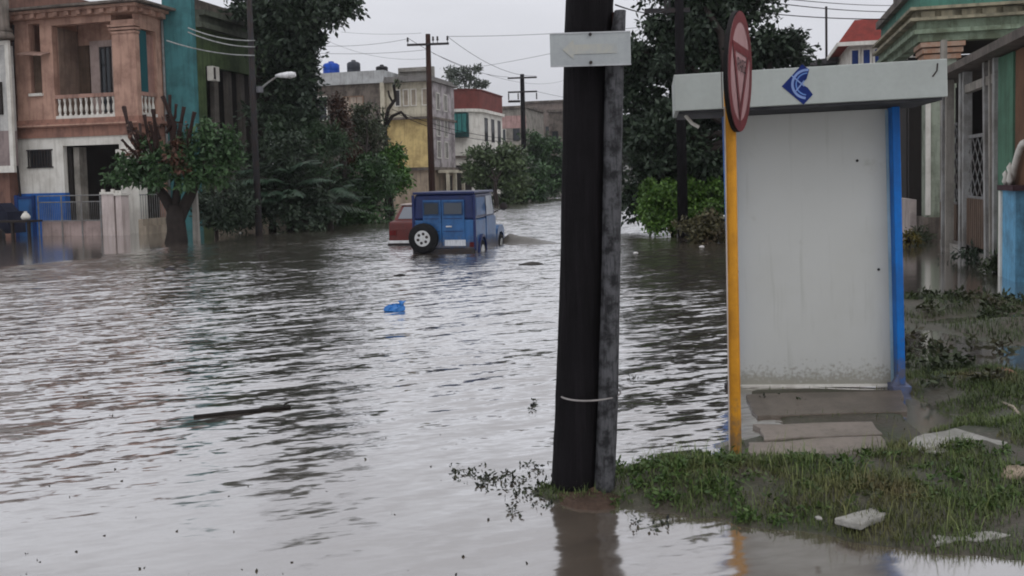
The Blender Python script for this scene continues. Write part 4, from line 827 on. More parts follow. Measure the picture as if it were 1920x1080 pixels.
# lamp pole
p3 = G(486, 441); q = thing('street_lamp', 'slim dark pole at the left with white street lamp head on a short arm', 'street lamp', p3)
b = MB(); b.tube([(0, 0, -.4), (-.03, 0, 4.5), (-.05, 0, 10.5)], [.12, .1, .08], 10); b.build('shaft', IRON, q, True)
jl = P(487, 168, p3.y) - p3; hl = P(520, 143, p3.y) - p3; h2 = P(555, 141, p3.y) - p3
b = MB(); b.tube([jl, jl.lerp(hl, .5) + Vector((0, 0, .02)), hl], [.04, .035, .03], 8); b.build('arm', IRONL, q)
b = MB(); b.lathe([(.12, -.1), (.12, .1)], tuple(jl), 8); b.build('bracket', wall('grey_bracket', (0.12, 0.12, 0.13)), q)
L = (h2 - hl).length
b = MB(); 
prof = [(.03, -.05), (.07, .02), (.1, .12), (.14, .35), (.145, .5), (.1, .62), (.03, L)]
b.lathe(prof, (0, 0, 0), 14, 'X'); lh = b.build('lamp_head', wall('lamp_white', (0.78, 0.78, 0.78), bump=0), q, True); lh.location = hl + Vector((-.02, 0, .02)); lh.rotation_euler = (0, R(-2), 0); lh.scale = (1, 1, .75)
b = MB(); b.lathe([(.0, -.16), (.09, -.13), (.12, -.04)], (.42, 0, 0), 12); b.build('lamp_lens', wall('lens_grey', (0.5, 0.5, 0.48), bump=0), lh, True)
# pole in front of the right tree
p4 = G(1281, 446); q = thing('utility_pole', 'dark slim pole rising through the broad tree', 'utility pole', p4)
b = MB(); b.tube([(0, 0, -.4), (-.02, 0, 4), (-.05, 0, 8.5)], [.15, .13, .115], 10); b.build('shaft', WOOD, q, True)
b = MB()
for x in (1248, 1255): b.tube([P(x, 28, p4.y) - p4, P(x, -40, p4.y) - p4], .03, 6)
crossarm(b, Vector((-.35, 0, 0)), .6, (1, 0, 0), (P(1250, 20, p4.y) - p4).z); b.build('bracket', IRON, q)
# wires
WIRE = wall('black_wire', (0.02, 0.02, 0.022), bump=0); WIREL = wall('pale_wire', (0.3, 0.31, 0.3), bump=0)
def wire(label, a, b_, sag, r_=.012, m=WIRE):
    a, b_ = Vector(a), Vector(b_); w_ = MB(a); n = 14
    w_.tube([a.lerp(b_, k / n) - Vector((0, 0, sag * 4 * (k / n) * (1 - k / n))) for k in range(n + 1)], r_, 5)
    o = w_.build('wire', m); o.location = a; tag(o, label, 'wire', 'overhead wires'); return o
A = lambda dx, z: p1 + Vector((dx, -.18 - .1 * dx, z)); B = lambda dx, z: p2 + Vector((dx, -.2 - .1 * dx, z))
wire('upper wire from the single crossarm back to the two-arm pole', A(1.12, 9.8), B(1.1, 9.7), .6, .014)
wire('wire joining the left ends of the two crossarms', A(-1.15, 9.8), B(-1.1, 9.7), .5, .014)
wire('long wire rising from the bare pole towards the broad tree on the right', A(1.12, 9.8), P(1330, 38, 45), .2, .012)
wire('long lower wire rising from behind the red parapet towards the broad tree', P(880, 128, 71), P(1300, 36, 46), .2, .012)
wire('short wire running right from the lower crossarm of the two-arm pole', B(1.1, 8.5), P(1180, 196, 78), .2, .012)
wire('upper wire leaving the bare pole to the left', A(-1.15, 9.75), P(590, 86, 45), .15, .01)
wire('lower wire leaving the bare pole to the left', A(-.1, 9.1), P(600, 100, 47), .1, .01)
wire('sagging house cable running right from the yellow wall to the far kerb', P(735, 205, 58), P(1000, 262, 70), .5, .02)
wire('second sagging house cable just below the first one', P(745, 213, 58), P(960, 265, 68), .5, .02)
for k, (x0, y0, x1, y1) in enumerate(((352, 52, 478, 76), (352, 60, 478, 88), (312, 76, 478, 104))):
    wire(('top', 'middle', 'lowest')[k] + ' of the pale cables strung across the green house to the lamp pole', P(x0, y0, 29.2), P(x1, y1, p3.y - .1), .12, .022, WIREL)
wire('wire between near black pole and the pole in the broad tree', P(1154, 9, 9), P(1250, 16, p4.y), .1, .008)
wire('upper wire crossing the sky above the red roof', P(1425, 2, 27), P(1700, 22, 40), .1, .016)
wire('lower wire reaching the mint house corner above the red roof', P(1430, 24, 27), P(1668, 36, 24), .05, .014)

wire('faint high wire crossing the sky left of the bare pole', P(640, 60, 60), P(790, 62, 52), .1, .008)
wire('faint wire above the water tanks', P(600, 70, 60), P(800, 110, 58), .5, .008)
wire('faint wire from the bare pole to the far rise on the right', P(812, 100, 52), P(1060, 150, 110), 1.0, .012)
wire('high wire at the top of the sky left of the mint house', P(1420, -8, 27), P(1700, 10, 45), .1, .014)
def pipe(label, pts, r_, m, cat='pipe'):
    a = Vector(pts[0]); b = MB(a); b.tube(pts, r_, 8); o = b.build('drain_pipe', m, None, True); o.location = a; tag(o, label, cat)
pipe('grey drain pipe down the corner of the pink house beside the teal wall', [SW(-21.32, 30.28, 8.0), SW(-21.32, 30.28, 4.5), SW(-21.3, 30.28, .2)], .05, IRONL)
pipe('thin dark drain pipe down the edge of the pink house at the left', [SW(-26.62, 28.72, 7.9), SW(-26.62, 28.5, 4.0), SW(-26.62, 28.7, .3)], .04, IRON)
# ------------------------------------------------------------------ phone kiosk
KW = wall('kiosk_white', (0.5, 0.51, 0.49), (0.36, 0.36, 0.33), .3, rough=.5, streak=.12, bump=.05)
KF = wall('kiosk_fascia_white', (0.36, 0.385, 0.365), (0.26, 0.27, 0.25), .3, rough=.5, streak=.15, bump=.05)
KB = wall('kiosk_blue', (0.012, 0.15, 0.5), (0.02, 0.08, 0.25), .5, rough=.45, bump=.05, mud=.45, scale=2.5)
def panel_mat():
    m, t, b = base_mat('kiosk_panel_paint'); co = N(t, 'ShaderNodeTexCoord').outputs['Object']
    sp = N(t, 'ShaderNodeSeparateXYZ'); t.links.new(co, sp.inputs[0])
    n1 = noise(t, co, 1.1, 5, .6); n2 = noise(t, co, 38, 3); n3 = noise(t, co, 5, 5, .7); n4 = noise(t, co, 9, 5, .6, (2, 2, .12))
    c = mixc(t, ramp(t, n1, .45, .65, 0, .45), (0.5, 0.505, 0.48), (0.43, 0.43, 0.395))
    c = mixc(t, ramp(t, n4, .56, .72, 0, .3), c, (0.3, 0.3, 0.26))
    # mud splashes thrown up from the ground: specks that thin out by 0.3 m
    h = ramp(t, sp.outputs[2], 0.02, 0.32, .5, .0); q_ = N(t, 'ShaderNodeMath', operation='ADD'); t.links.new(n2, q_.inputs[0]); t.links.new(h, q_.inputs[1])
    c = mixc(t, ramp(t, q_.outputs[0], .78, .95, 0, .55), c, (0.2, 0.18, 0.14))
    h2 = ramp(t, sp.outputs[2], 0.0, 0.16, .45, .0); q2_ = N(t, 'ShaderNodeMath', operation='ADD'); t.links.new(n3, q2_.inputs[0]); t.links.new(h2, q2_.inputs[1])
    c = mixc(t, ramp(t, q2_.outputs[0], .62, .85, 0, .7), c, (0.3, 0.29, 0.24))
    t.links.new(c, b.inputs['Base Color']); b.inputs['Roughness'].default_value = .5; b.inputs['Specular IOR Level'].default_value = .2; return m
q = thing('phone_kiosk', 'white telephone kiosk back with blue posts and overhanging canopy bearing a blue emblem', 'kiosk', (2.3, 7.0, 0.0))
q.rotation_euler = (0, R(-1.15), R(-9.0))
b = MB(); b.box(-.575, .642, .1, .15, .0, 2.16); pn = b.build('back_panel', panel_mat(), q, bevel=.004)
b = MB(); b.box(-.55, .6, .094, .1, .0, .022); b.build('bottom_trim', WHITE, pn)
b = MB()
for x, z in ((.41, 1.77), (.0, .0), (.55, .92), (-.52, .93)):
    if z: b.lathe([(.011, .094), (.011, .099)], (x, 0, z), 8, 'Y')
b.build('rivet', IRON, pn)
for x0, x1 in ((.645, .702), (-.598, -.575)):
    b = MB(); b.box(x0, x1, -.02, .16, 0.0, 2.164); ps_ = b.build('post', KB, q, bevel=.006)
    b = MB(); b.box(x0 - .05, x1 + .03, -.07, .1, -.05, .035); b.hexa([(x0 - .06, -.06, .035), (x0, -.06, .035), (x0, .0, .035), (x0 - .06, .0, .035), (x0 - .006, -.05, .12), (x0 - .001, -.05, .12), (x0 - .001, -.01, .12), (x0 - .006, -.01, .12)]); b.build('foot', KB if x0 > 0 else IRON, ps_)
b = MB(); b.box(.622, .644, .09, .098, .03, 2.15); b.build('edge_trim', wall('pale_blue_trim', (0.35, 0.5, 0.6), bump=0), pn)
b = MB(); b.box(-.98, .90, -.5, .3, 2.185, 2.45); cn = b.build('canopy', KF, q, bevel=.006)
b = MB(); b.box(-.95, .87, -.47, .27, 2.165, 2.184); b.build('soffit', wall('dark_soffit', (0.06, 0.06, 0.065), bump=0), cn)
b = MB(); b.box(-.642, -.637, -.503, -.5, 2.19, 2.455); b.build('seam', RUST, cn)
b = MB(); b.tube([(-.9, -.3, 2.165), (-.85, -.3, 2.1), (-.8, -.3, 2.07)], .014, 6); b.build('loose_strip', WHITE, cn)
b = MB(); b.tube([(.80, -.503, 2.33), (.83, -.503, 2.37), (.835, -.503, 2.42)], .005, 5); b.build('scratch', IRON, cn)
# emblem on the fascia
lg = (-.11, 2.325); s_ = .0041
def LP(x, y): return (lg[0] + (x - 600) / 3.6 * s_, lg[1] - (y - 595) / 3.6 * s_)
b = MB(); b.prism([LP(*p_) for p_ in ((630, 468), (672, 503), (655, 560), (622, 590), (660, 615), (690, 660), (632, 720), (503, 598))], 'Y', -.5035, -.5015); em = b.build('emblem', wall('emblem_navy', (0.008, 0.022, 0.13), bump=0, rough=.4), cn)
EW = wall('emblem_white', (0.2, 0.28, 0.52), bump=0)
def arc(cx, cy, r0, r1, a0, a1, y, n=20):
    b_ = MB(); vs = []
    for k in range(n + 1):
        a = R(a0 + (a1 - a0) * k / n)
        for r_ in (r0, r1): x, z = LP(cx + r_ * math.cos(a), cy - r_ * math.sin(a)); vs.append((x, y, z))
    b_.add(vs, [(2 * k, 2 * k + 1, 2 * k + 3, 2 * k + 2) for k in range(n)]); return b_
b = arc(655, 592, 80, 95, 82, 264, -.5045); b.v += []; b.build('emblem_ring', EW, em)
arc(658, 592, 64, 72, 88, 262, -.5045).build('emblem_inner_ring', wall('emblem_pale_blue', (0.12, 0.22, 0.5), bump=0), em)
b = MB()
for x0, y0, x1, y1 in ((565, 535, 640, 605), (588, 632, 640, 570)):
    dx, dy = x1 - x0, y1 - y0; l_ = math.hypot(dx, dy); nx, ny = -dy / l_ * 4, dx / l_ * 4
    b.add([(*[LP(x0 + nx, y0 + ny)[0]], -.506, LP(x0 + nx, y0 + ny)[1]), (LP(x1 + nx, y1 + ny)[0], -.506, LP(x1 + nx, y1 + ny)[1]), (LP(x1 - nx, y1 - ny)[0], -.506, LP(x1 - nx, y1 - ny)[1]), (LP(x0 - nx, y0 - ny)[0], -.506, LP(x0 - nx, y0 - ny)[1])], [(0, 1, 2, 3)])
b.build('emblem_cross', EW, em)

# ------------------------------------------------------------------ vehicles (local x right, y forward, z above the water)
JB = wall('jeep_blue', (0.028, 0.1, 0.245), (0.012, 0.03, 0.08), .55, rough=.35, bump=.03, streak=.3, scale=2, coat=.3, mud=.5)
JD = wall('jeep_navy', (0.012, 0.022, 0.085), (0.01, 0.014, 0.04), .4, rough=.35, bump=.03, scale=2, coat=.3)
RUB = wall('tyre_rubber', (0.012, 0.012, 0.013), bump=.2, scale=6); HUB = wall('wheel_white', (0.46, 0.47, 0.47), (0.3, 0.28, 0.25), .4, bump=0, scale=6)
CHR = wall('pale_chrome', (0.55, 0.55, 0.55), bump=0, rough=.3)
def wheel(root, name, c, r_, w_, axis='X', hub=HUB, sign=1):
    b = MB(); b.lathe([(r_ * .62, -w_ / 2), (r_ * .93, -w_ / 2), (r_, -w_ * .3), (r_, w_ * .3), (r_ * .93, w_ / 2), (r_ * .62, w_ / 2)], (0, 0, 0), 28, axis); o = b.build(name, RUB, root, True); o.location = c
    b = MB(); e = w_ / 2 * sign; rr = r_ * (.84 if axis == 'Y' else 1)
    b.lathe([(rr * .63, e * .7), (rr * .63, e * 1.04), (rr * .57, e * 1.06), (rr * .5, e * 1.03), (rr * .2, e * 1.04), (rr * .17, e * 1.1), (.0, e * 1.12)], (0, 0, 0), 28, axis); rim = b.build('rim', hub, o)
    if name == 'spare_wheel':
        for k in range(6):
            a = 2 * math.pi * k / 6 + .3; b = MB(); b.lathe([(r_ * .105, e * .9), (r_ * .105, e * 1.055)], (rr * .37 * math.cos(a), 0, rr * .37 * math.sin(a)), 10, axis); b.build('rim_hole', IRON, o)
    return o
PJ = G(834, 474.5)
j = thing('jeep', 'boxy blue jeep with rear-mounted spare wheel driving through the flood', 'jeep', PJ, R(-11.0))
hwj = .745
b = MB(); b.box(-hwj, hwj, .0, 2.35, -.15, .78); b.build('body', JB, j, bevel=.05)
b = MB(); b.hexa([(-hwj, 0, .78), (hwj, 0, .78), (hwj, 2.2, .78), (-hwj, 2.2, .78), (-.71, .03, 1.37), (.71, .03, 1.37), (.71, 2.0, 1.37), (-.71, 2.0, 1.37)]); b.build('cab', JD, j, bevel=.05)
b = MB(); b.box(-.745, .745, -.02, 2.1, 1.372, 1.43); b.build('roof', wall('navy_roof', (0.03, 0.04, 0.1), (0.015, 0.02, 0.05), .4, bump=.03, rough=.3), j, bevel=.02)
for x0, x1, xw0, xw1 in ((-.5, -.06, -.46, -.12), (-.045, .5, .02, .44)):
    b = MB(); b.box(x0, x1, -.035, .0, .12, 1.24); dr = b.build('rear_door', JB, j, bevel=.012)
    b = MB(); b.box(xw0 - .03, xw1 + .03, -.045, -.036, .88, 1.2); fr_ = b.build('window_frame', wall('jeep_window_rim', (0.018, 0.05, 0.12), bump=0), dr)
    b = MB(); b.box(xw0, xw1, -.05, -.046, .91, 1.17); b.build('rear_window', GLASS if x0 < -.2 else glassmat('painted_sheen_glass', (0.05, 0.06, 0.075)), dr)  # right pane has a paler base colour, painting in a reflection
    b = MB(); b.box(x0 + .04, x1 - .04, -.041, -.036, .5, .515).box(x0 + .04, x1 - .04, -.041, -.036, .8, .812); b.build('pressed_rib', JD, dr)
b = MB(); b.tube([(.06, -.05, .62), (.2, -.06, .62)], .018, 6); b.build('door_handle', CHR, j)
b = MB(); b.box(.02, .52, -.05, -.036, .17, .31); pl = b.build('number_plate', wall('plate_white', (0.5, 0.52, 0.55), (0.25, 0.27, 0.3), .5, bump=0, scale=5), j)
for k in range(-1, 2, 2):
    for z in (.14,):
        b = MB(); b.box(k * .66 - .05, k * .66 + .05, -.03, 0, z, z + .11); b.build('tail_light', wall('tail_red', (0.09, 0.012, 0.012), bump=0, rough=.3), j)
b = MB(); b.box(-.74, .74, -.12, -.02, -.1, .1); b.build('rear_bumper', IRON, j, bevel=.015)
for k in (-1, 1):
    b = MB(); b.box(k * .735 - .03, k * .735 + .03, -.02, .02, .05, 1.36); b.build('corner_post', JD, j)
sp = wheel(j, 'spare_wheel', (-.46, -.15, .36), .35, .2, 'Y', HUB, -1)
# right and left flanks
for sgn in (-1, 1):
    x = sgn * (hwj + .004)
    b = MB(); b.box(x - .008, x + .008, 1.15, 2.1, .05, .8); dr = b.build('side_door', JB, j, bevel=.006)
    b = MB(); b.add([(x, 1.22, .84), (x, 2.02, .84), (sgn * .725, 1.86, 1.3), (sgn * .725, 1.22, 1.3)], [(0, 1, 2, 3)]); b.build('side_window', wall('pale_window', (0.42, 0.45, 0.5), bump=0, rough=.2) if sgn > 0 else GLASS, dr)
    b = MB(); b.box(x - .012, x + .006, .12, 1.05, .86, 1.28); b.build('side_panel', JB, j, bevel=.006)
    b = MB()
    pts = [(.42 * math.cos(a), .42 * math.sin(a)) for a in [math.pi * k / 10 for k in range(11)]]; pts2 = [(.36 * math.cos(a), .36 * math.sin(a)) for a in [math.pi * k / 10 for k in range(11)]]
    for cy in (.62,): b.prism([(cy + p_[0], p_[1] - .02) for p_ in pts] + [(cy + p_[0], p_[1] - .02) for p_ in reversed(pts2)], 'X', x - .01, x + sgn * .05)
    b.build('wheel_arch', JD, j)
    wheel(j, 'wheel', (sgn * .68, .62, -.06), .33, .19, 'X', HUB, sgn); wheel(j, 'wheel', (sgn * .68, 2.85, -.06), .33, .19, 'X', HUB, sgn)
    b = MB(); b.prism([(2.3, -.1), (2.45, .42), (2.6, .5), (3.1, .5), (3.3, .36), (3.34, .1), (3.2, .1), (3.15, .25), (2.95, .32), (2.7, .32), (2.55, .2), (2.5, -.1)], 'X', sgn * .46, sgn * .76); b.build('front_fender', JB, j, bevel=.01)
    b = MB(); b.lathe([(.02, 0), (.09, .01), (.1, .05), (.05, .07)], (sgn * .99, 2.08, 1.0), 14, 'Y'); b.tube([(sgn * .74, 2.1, .86), (sgn * .98, 2.1, .96)], .014, 6); b.build('mirror', IRON, j)
    b = MB(); b.lathe([(.1, 0), (.11, .04), (.06, .07)], (sgn * .36, 3.32, .42), 14, 'Y'); b.build('headlight', CHR, j)
b = MB(); b.hexa([(-.55, 2.3, .0), (.55, 2.3, .0), (.48, 3.35, .0), (-.48, 3.35, .0), (-.55, 2.3, .8), (.55, 2.3, .8), (.48, 3.3, .68), (-.48, 3.3, .68)]); b.build('bonnet', JB, j, bevel=.03)
b = MB(); b.hexa([(-.68, 2.24, .8), (.68, 2.24, .8), (.68, 2.28, .8), (-.68, 2.28, .8), (-.64, 2.05, 1.36), (.64, 2.05, 1.36), (.64, 2.09, 1.36), (-.64, 2.09, 1.36)]); b.build('windscreen', GLASS, j)
b = MB(); b.box(-.74, .74, 3.4, 3.5, .0, .14); b.build('front_bumper', IRON, j)

# red saloon
PR = Vector((-2.6, 23.95, 0)); c = thing('red_car', 'old dark red saloon half hidden behind the blue jeep', 'car', PR, R(-9.0))
RED = wall('car_red', (0.085, 0.012, 0.009), (0.05, 0.01, 0.009), .5, rough=.3, bump=.02, coat=.4, scale=2)
side = [(0, -.15), (-.02, .1), (.0, .42), (.04, .6), (.1, .63), (.55, .66), (2.45, .64), (3.3, .5), (3.42, .2), (3.4, -.15)]
b = MB(); b.prism(side, 'X', -.69, .69); b.build('body', RED, c, bevel=.04)
b = MB(); b.hexa([(-.66, .32, .62), (.66, .32, .62), (.66, 2.4, .62), (-.66, 2.4, .62), (-.53, .75, 1.04), (.53, .75, 1.04), (.53, 1.75, 1.04), (-.53, 1.75, 1.04)]); b.build('cabin', RED, c, bevel=.04)
b = MB(); b.box(-.55, .55, .7, 1.8, 1.035, 1.075); b.build('roof', wall('pale_roof', (0.42, 0.36, 0.34), bump=.02), c, bevel=.015)
def onrear(u0, u1, v0, v1, off):   # panel on the sloping rear screen
    def q_(u_, v_):
        w_ = .66 - .13 * v_; return Vector((u_ * w_, .32 + .43 * v_, .62 + .42 * v_)) + Vector((0, -.7, .71)) * off
    return [q_(u0, v0), q_(u1, v0), q_(u1, v1), q_(u0, v1)]
b = MB(); b.add(onrear(-.82, .82, .14, .88, .012), [(0, 1, 2, 3)]); b.build('rear_window', glassmat('car_glass', (0.12, 0.13, 0.15)), c)
b = MB(); b.box(-.7, .7, -.1, -.02, .06, .13); b.build('rear_bumper', CHR, c, bevel=.01)
b = MB(); b.box(-.7, .7, -.08, -.015, -.12, .055); b.build('bumper_skirt', IRON, c)
for k in (-1, 1):
    b = MB(); b.box(k * .57 - .09, k * .57 + .09, -.035, -.0, .27, .4); b.build('tail_light', wall('tail_dark_red', (0.1, 0.01, 0.01), bump=0, rough=.3), c)
    for yy in (.6, 2.75): wheel(c, 'wheel', (k * .62, yy, -.1), .28, .15, 'X', CHR, k)
    b = MB(); b.add([(k * .664, .55, .66), (k * .664, 2.2, .66), (k * .545, 1.72, 1.0), (k * .545, .82, 1.0)], [(0, 1, 2, 3)]); b.build('side_window', GLASS, c)
# low bow wave pushed aside by the jeep
bwv = MB(); pts = []
fr0 = PJ + Matrix.Rotation(R(-11), 3, 'Z') @ Vector((.7, 3.3, 0))
NX, NYY = 22, 10
for i in range(NX + 1):
    for k in range(NYY + 1):
        u_ = i / NX; v_ = k / NYY * 2 - 1; x = fr0.x + .05 + u_ * 1.5; y = fr0.y - .4 - u_ * .5 + v_ * (.25 + .25 * u_); h = .3 * (1 - u_) ** .9 * min(1, u_ * 5 + .5) * math.cos(v_ * math.pi / 2) ** 2 * (1 + .05 * math.sin(u_ * 17 + v_ * 3)); pts.append((x, y, h - .012))
bwv.add(pts, [(i * (NYY + 1) + k, i * (NYY + 1) + k + 1, (i + 1) * (NYY + 1) + k + 1, (i + 1) * (NYY + 1) + k) for i in range(NX) for k in range(NYY)])
tag(bwv.build('water_wake', wall('muddy_wave', (0.12, 0.11, 0.095), (0.07, 0.06, 0.05), .4, rough=.18, spec=.5, scale=4), None, True), kind='structure')

# ------------------------------------------------------------------ verge: slabs, stones, grass, weeds
SLAB = wall('wet_slab', (0.19, 0.16, 0.135), (0.1, 0.085, 0.068), .5, rough=.5, scale=2.5, bump=.3, spec=.4)
SLABL = wall('pale_slab', (0.3, 0.29, 0.265), (0.12, 0.12, 0.1), .55, rough=.5, scale=4, bump=.4)
def slab(name, label, pxs, z, th, m, cat='slab', group='concrete slabs in the verge', jit=.012, seed=0):
    rg = np.random.default_rng(seed); pts = [G(x, y, z) for x, y in pxs]; c = sum(pts, Vector()) / len(pts); c.z = z - th
    out = []
    for i in range(len(pts)):
        a, e = pts[i], pts[(i + 1) % len(pts)]
        for k in range(4): v = a.lerp(e, k / 4) - c; out.append((v.x + rg.normal() * jit, v.y + rg.normal() * jit))
    b = MB(); b.prism(out, 'Z', 0, th); o = b.build(name, m, None, bevel=.008); o.location = c; tag(o, label, cat, group); return o
slab('concrete_slab', 'wet brown slab at the foot of the kiosk, farther of the two', [(1410, 795), (1635, 790), (1655, 812), (1440, 822)], .03, .08, SLAB, seed=1)
slab('concrete_slab', 'wet brown slab nearest the yellow post, edged by grass', [(1402, 828), (1650, 816), (1672, 850), (1402, 856)], .034, .08, SLAB, seed=2)
slab('concrete_slab', 'pale cracked slab right of the wet brown slabs', [(1705, 815), (1800, 805), (1888, 828), (1860, 845), (1725, 848)], .085, .08, SLABL, seed=3)
slab('concrete_slab', 'broken grey slab fragment lying in the foreground grass', [(1565, 970), (1640, 950), (1668, 962), (1610, 980)], .085, .035, SLABL, seed=4, jit=.006)
slab('concrete_slab', 'muddy slab under the kiosk panel', [(1400, 738), (1690, 732), (1700, 770), (1420, 780)], .024, .1, wall('muddy_slab', (0.12, 0.1, 0.082), (0.06, 0.05, 0.04), .6, rough=.3, scale=3), seed=5)
slab('kerb_strip', 'half-buried pale kerb edge at the lower right', [(1745, 1005), (1925, 992), (1925, 1006), (1755, 1014)], .035, .06, SLABL, 'kerb', None, seed=6)
def stone(label, px, py, s, m, seed, z=0.02, sx=1.4):
    rg = np.random.default_rng(seed); p = G(px, py, z); b = MB(); pr = []
    b.lathe([(.01, -.3), (.75, -.25), (1.0, .1), (.85, .45), (.4, .68), (.02, .72)], (0, 0, 0), 11); b.v = [(x * s * sx * rg.uniform(.85, 1.15), y * s * rg.uniform(.85, 1.15), z_ * s * rg.uniform(.85, 1.1)) for x, y, z_ in b.v]
    o = b.build('stone', m, None, True); o.location = p; o.rotation_euler = (0, 0, rg.uniform(0, 3)); return tag(o, label, 'stone', 'stones on the verge')
stone('pale stone at the right edge beside the cracked slab', 1905, 842, .075, SLABL, 1, .02)
stone('small white stone behind the pale cracked slab', 1868, 805, .035, wall('white_stone', (0.6, 0.58, 0.52), bump=.2), 2, .03)
stone('brown brick lump at the foot of the black pole', 1118, 925, .07, wall('brown_clay', (0.11, 0.07, 0.05), (0.06, 0.04, 0.03), .5, scale=8, bump=.6), 3, .01, 1.2)
stone('reddish brick piece in the far grass patch at right', 1885, 702, .07, wall('brick_red', (0.28, 0.14, 0.1), scale=6), 4, .03, 2.2)
stone('pale flat stone at the right edge above the kerb', 1905, 895, .08, wall('sand_stone', (0.3, 0.24, 0.18), scale=6), 5, .07)
stone('small grey pebble in the grass by the broken slab', 1535, 972, .014, SLABL, 6, .12)
st_ = MB(); a, e = G(1878, 755, .05), G(1922, 790, .06); st_.tube([Vector((0, 0, 0)), (e - a) * .5 + Vector((0, 0, .03)), e - a], [.012, .014, .01], 7); o = st_.build('stick', wall('bleached_wood', (0.35, 0.3, 0.24)), None, True); o.location = a; tag(o, 'pale bleached stick lying on the verge at the right edge', 'stick')

GRASSM = leafmat('grass_blades', (0.038, 0.065, 0.018), (0.11, 0.145, 0.045), (0.14, 0.1, 0.05), rough=.5)
def blades(n, box, minz, hmin, hmax, wd, rng, keep=None):
    x = rng.uniform(box[0], box[1], n); y = rng.uniform(box[2], box[3], n); z = ground_z(x, y)
    dn = vnoise(x + 20, y + 20, 3.2, 9); ok = (z > minz) & (dn > .26 + .25 * rng.random(n))
    if keep is not None: ok &= keep(x, y)
    x, y, z, dn = x[ok], y[ok], z[ok], dn[ok]; n = len(x)
    az = rng.random(n) * 6.283; h = rng.uniform(hmin, hmax, n) * (.55 + .9 * dn); le = h * rng.uniform(.2, 1.1, n)
    dx, dy = np.cos(az), np.sin(az); wx, wy = -dy * wd, dx * wd
    B0 = np.stack([x, y, z - .01], 1); M1 = np.stack([x + dx * le * .35, y + dy * le * .35, z + h * .6], 1); T = np.stack([x + dx * le, y + dy * le, z + h * (1 - .25 * (le / h > .8))], 1); Wv = np.stack([wx, wy, np.zeros(n)], 1)
    return np.stack([B0 - Wv, B0 + Wv, M1 + Wv * .8, T, M1 - Wv * .8], 1)
def slabfree(x, y):
    ok = np.ones(len(x), bool)
    for pxs in ([(1404, 785), (1640, 780), (1668, 846), (1402, 852)], [(1710, 816), (1800, 808), (1885, 830), (1855, 842), (1730, 845)], [(1570, 966), (1640, 950), (1662, 962), (1610, 976)], [(1395, 734), (1690, 730), (1690, 770), (1400, 780)]):
        ok &= sdpoly(x, y, [tuple(G(a, b_, .02))[:2] for a, b_ in pxs]) < 0.0
    ok &= ~((sdpoly(x, y, PAD) > 0) & (sdpoly(x, y, VERGE) < .02) & (np.random.default_rng(1).random(len(x)) > .05))
    return ok
rng = np.random.default_rng(77)
tag(bladesmesh('grass', np.concatenate([blades(130000, (0, 4.6, 3.4, 7.4), .0, .012, .042, .0021, rng, slabfree), blades(5000, (0.3, 4.2, 3.8, 5.7), .015, .04, .075, .0018, rng, slabfree)]), GRASSM), 'short wet grass and weeds covering the verge', 'grass', kind='stuff')
tag(bladesmesh('grass_patch', blades(34000, (3.1, 8.2, 6.2, 12.3), .01, .02, .075, .0035, rng, slabfree), leafmat('dark_grass', (0.03, 0.045, 0.018), (0.075, 0.1, 0.038), (0.07, 0.055, 0.03))), 'dark matted grass in half-flooded patches right of the kiosk', 'grass', kind='stuff')
rl_ = np.random.default_rng(15)
tag(bladesmesh('tall_grass', blades(1500, (.25, 4.0, 3.9, 5.6), .015, .07, .15, .0016, rl_, slabfree), leafmat('tall_blades', (0.07, 0.12, 0.03), (0.18, 0.22, 0.07), (0.2, 0.15, 0.07))), 'scattered long bent blades standing above the short verge grass', 'grass', kind='stuff')
# broad-leaved weeds
def weeds(name, label, pts, ln, wd, m, seed):
    rg = np.random.default_rng(seed); cl = [((x, y, z + r_ * .5), (r_, r_, r_ * .6), n) for x, y, z, r_, n in pts]
    return tag(quads(name, leaves(cl, ln, wd, rg, .0), m), label, 'weeds', kind='stuff')
rg = np.random.default_rng(5); pl_ = []
for k in range(80):
    g_ = G(rg.uniform(1150, 1400), rg.uniform(872, 955)); zz = float(ground_z(g_.x, g_.y))
    if zz > -.02: pl_.append((g_.x, g_.y, max(zz, 0), rg.uniform(.025, .055), 24))
for k in range(120):
    g_ = G(rg.uniform(1300, 1915), rg.uniform(870, 1000)); zz = float(ground_z(g_.x, g_.y))
    if zz > 0: pl_.append((g_.x, g_.y, zz, rg.uniform(.02, .05), 18))
weeds('verge_weeds', 'low broad-leaved weeds in the grass right of the black pole', pl_, .03, .014, leafmat('weed_leaves', (0.026, 0.055, 0.013), (0.075, 0.12, 0.032), (0.05, 0.04, 0.02)), 6)
pl_ = []
for k in range(150):
    t_ = rg.random() ** .7; x = 845 + 195 * t_; y = 885 + 40 * t_ + rg.normal() * (9 + 24 * t_ * rg.random()); g_ = G(x, y); pl_.append((g_.x, g_.y, -.012, rg.uniform(.012, .03), rg.integers(2, 8)))
for x, y in ((1000, 760), (998, 770), (1003, 757), (958, 958), (968, 965), (1040, 880), (1010, 877), (990, 876), (1180, 708), (1195, 712), (1190, 980), (1225, 992), (1250, 985), (1430, 752), (1480, 758), (1460, 745), (1500, 755), (1720, 650), (1705, 655)):
    g_ = G(x, y); pl_.append((g_.x, g_.y, 0, .03, 12))
weeds('drowned_weeds', 'dark drowned weeds poking out of the water left of the black pole', pl_, .03, .014, leafmat('drowned_leaves', (0.012, 0.014, 0.012), (0.04, 0.05, 0.025)), 8)
pl_ = []
for k in range(110):                                   # bits of leaf and bark adrift on the near water
    x, y = rg.uniform(40, 1030), 560 + 520 * rg.random() ** .6; g_ = G(x, y); pl_.append((g_.x, g_.y, -.012, rg.uniform(.006, .014), rg.integers(1, 4)))
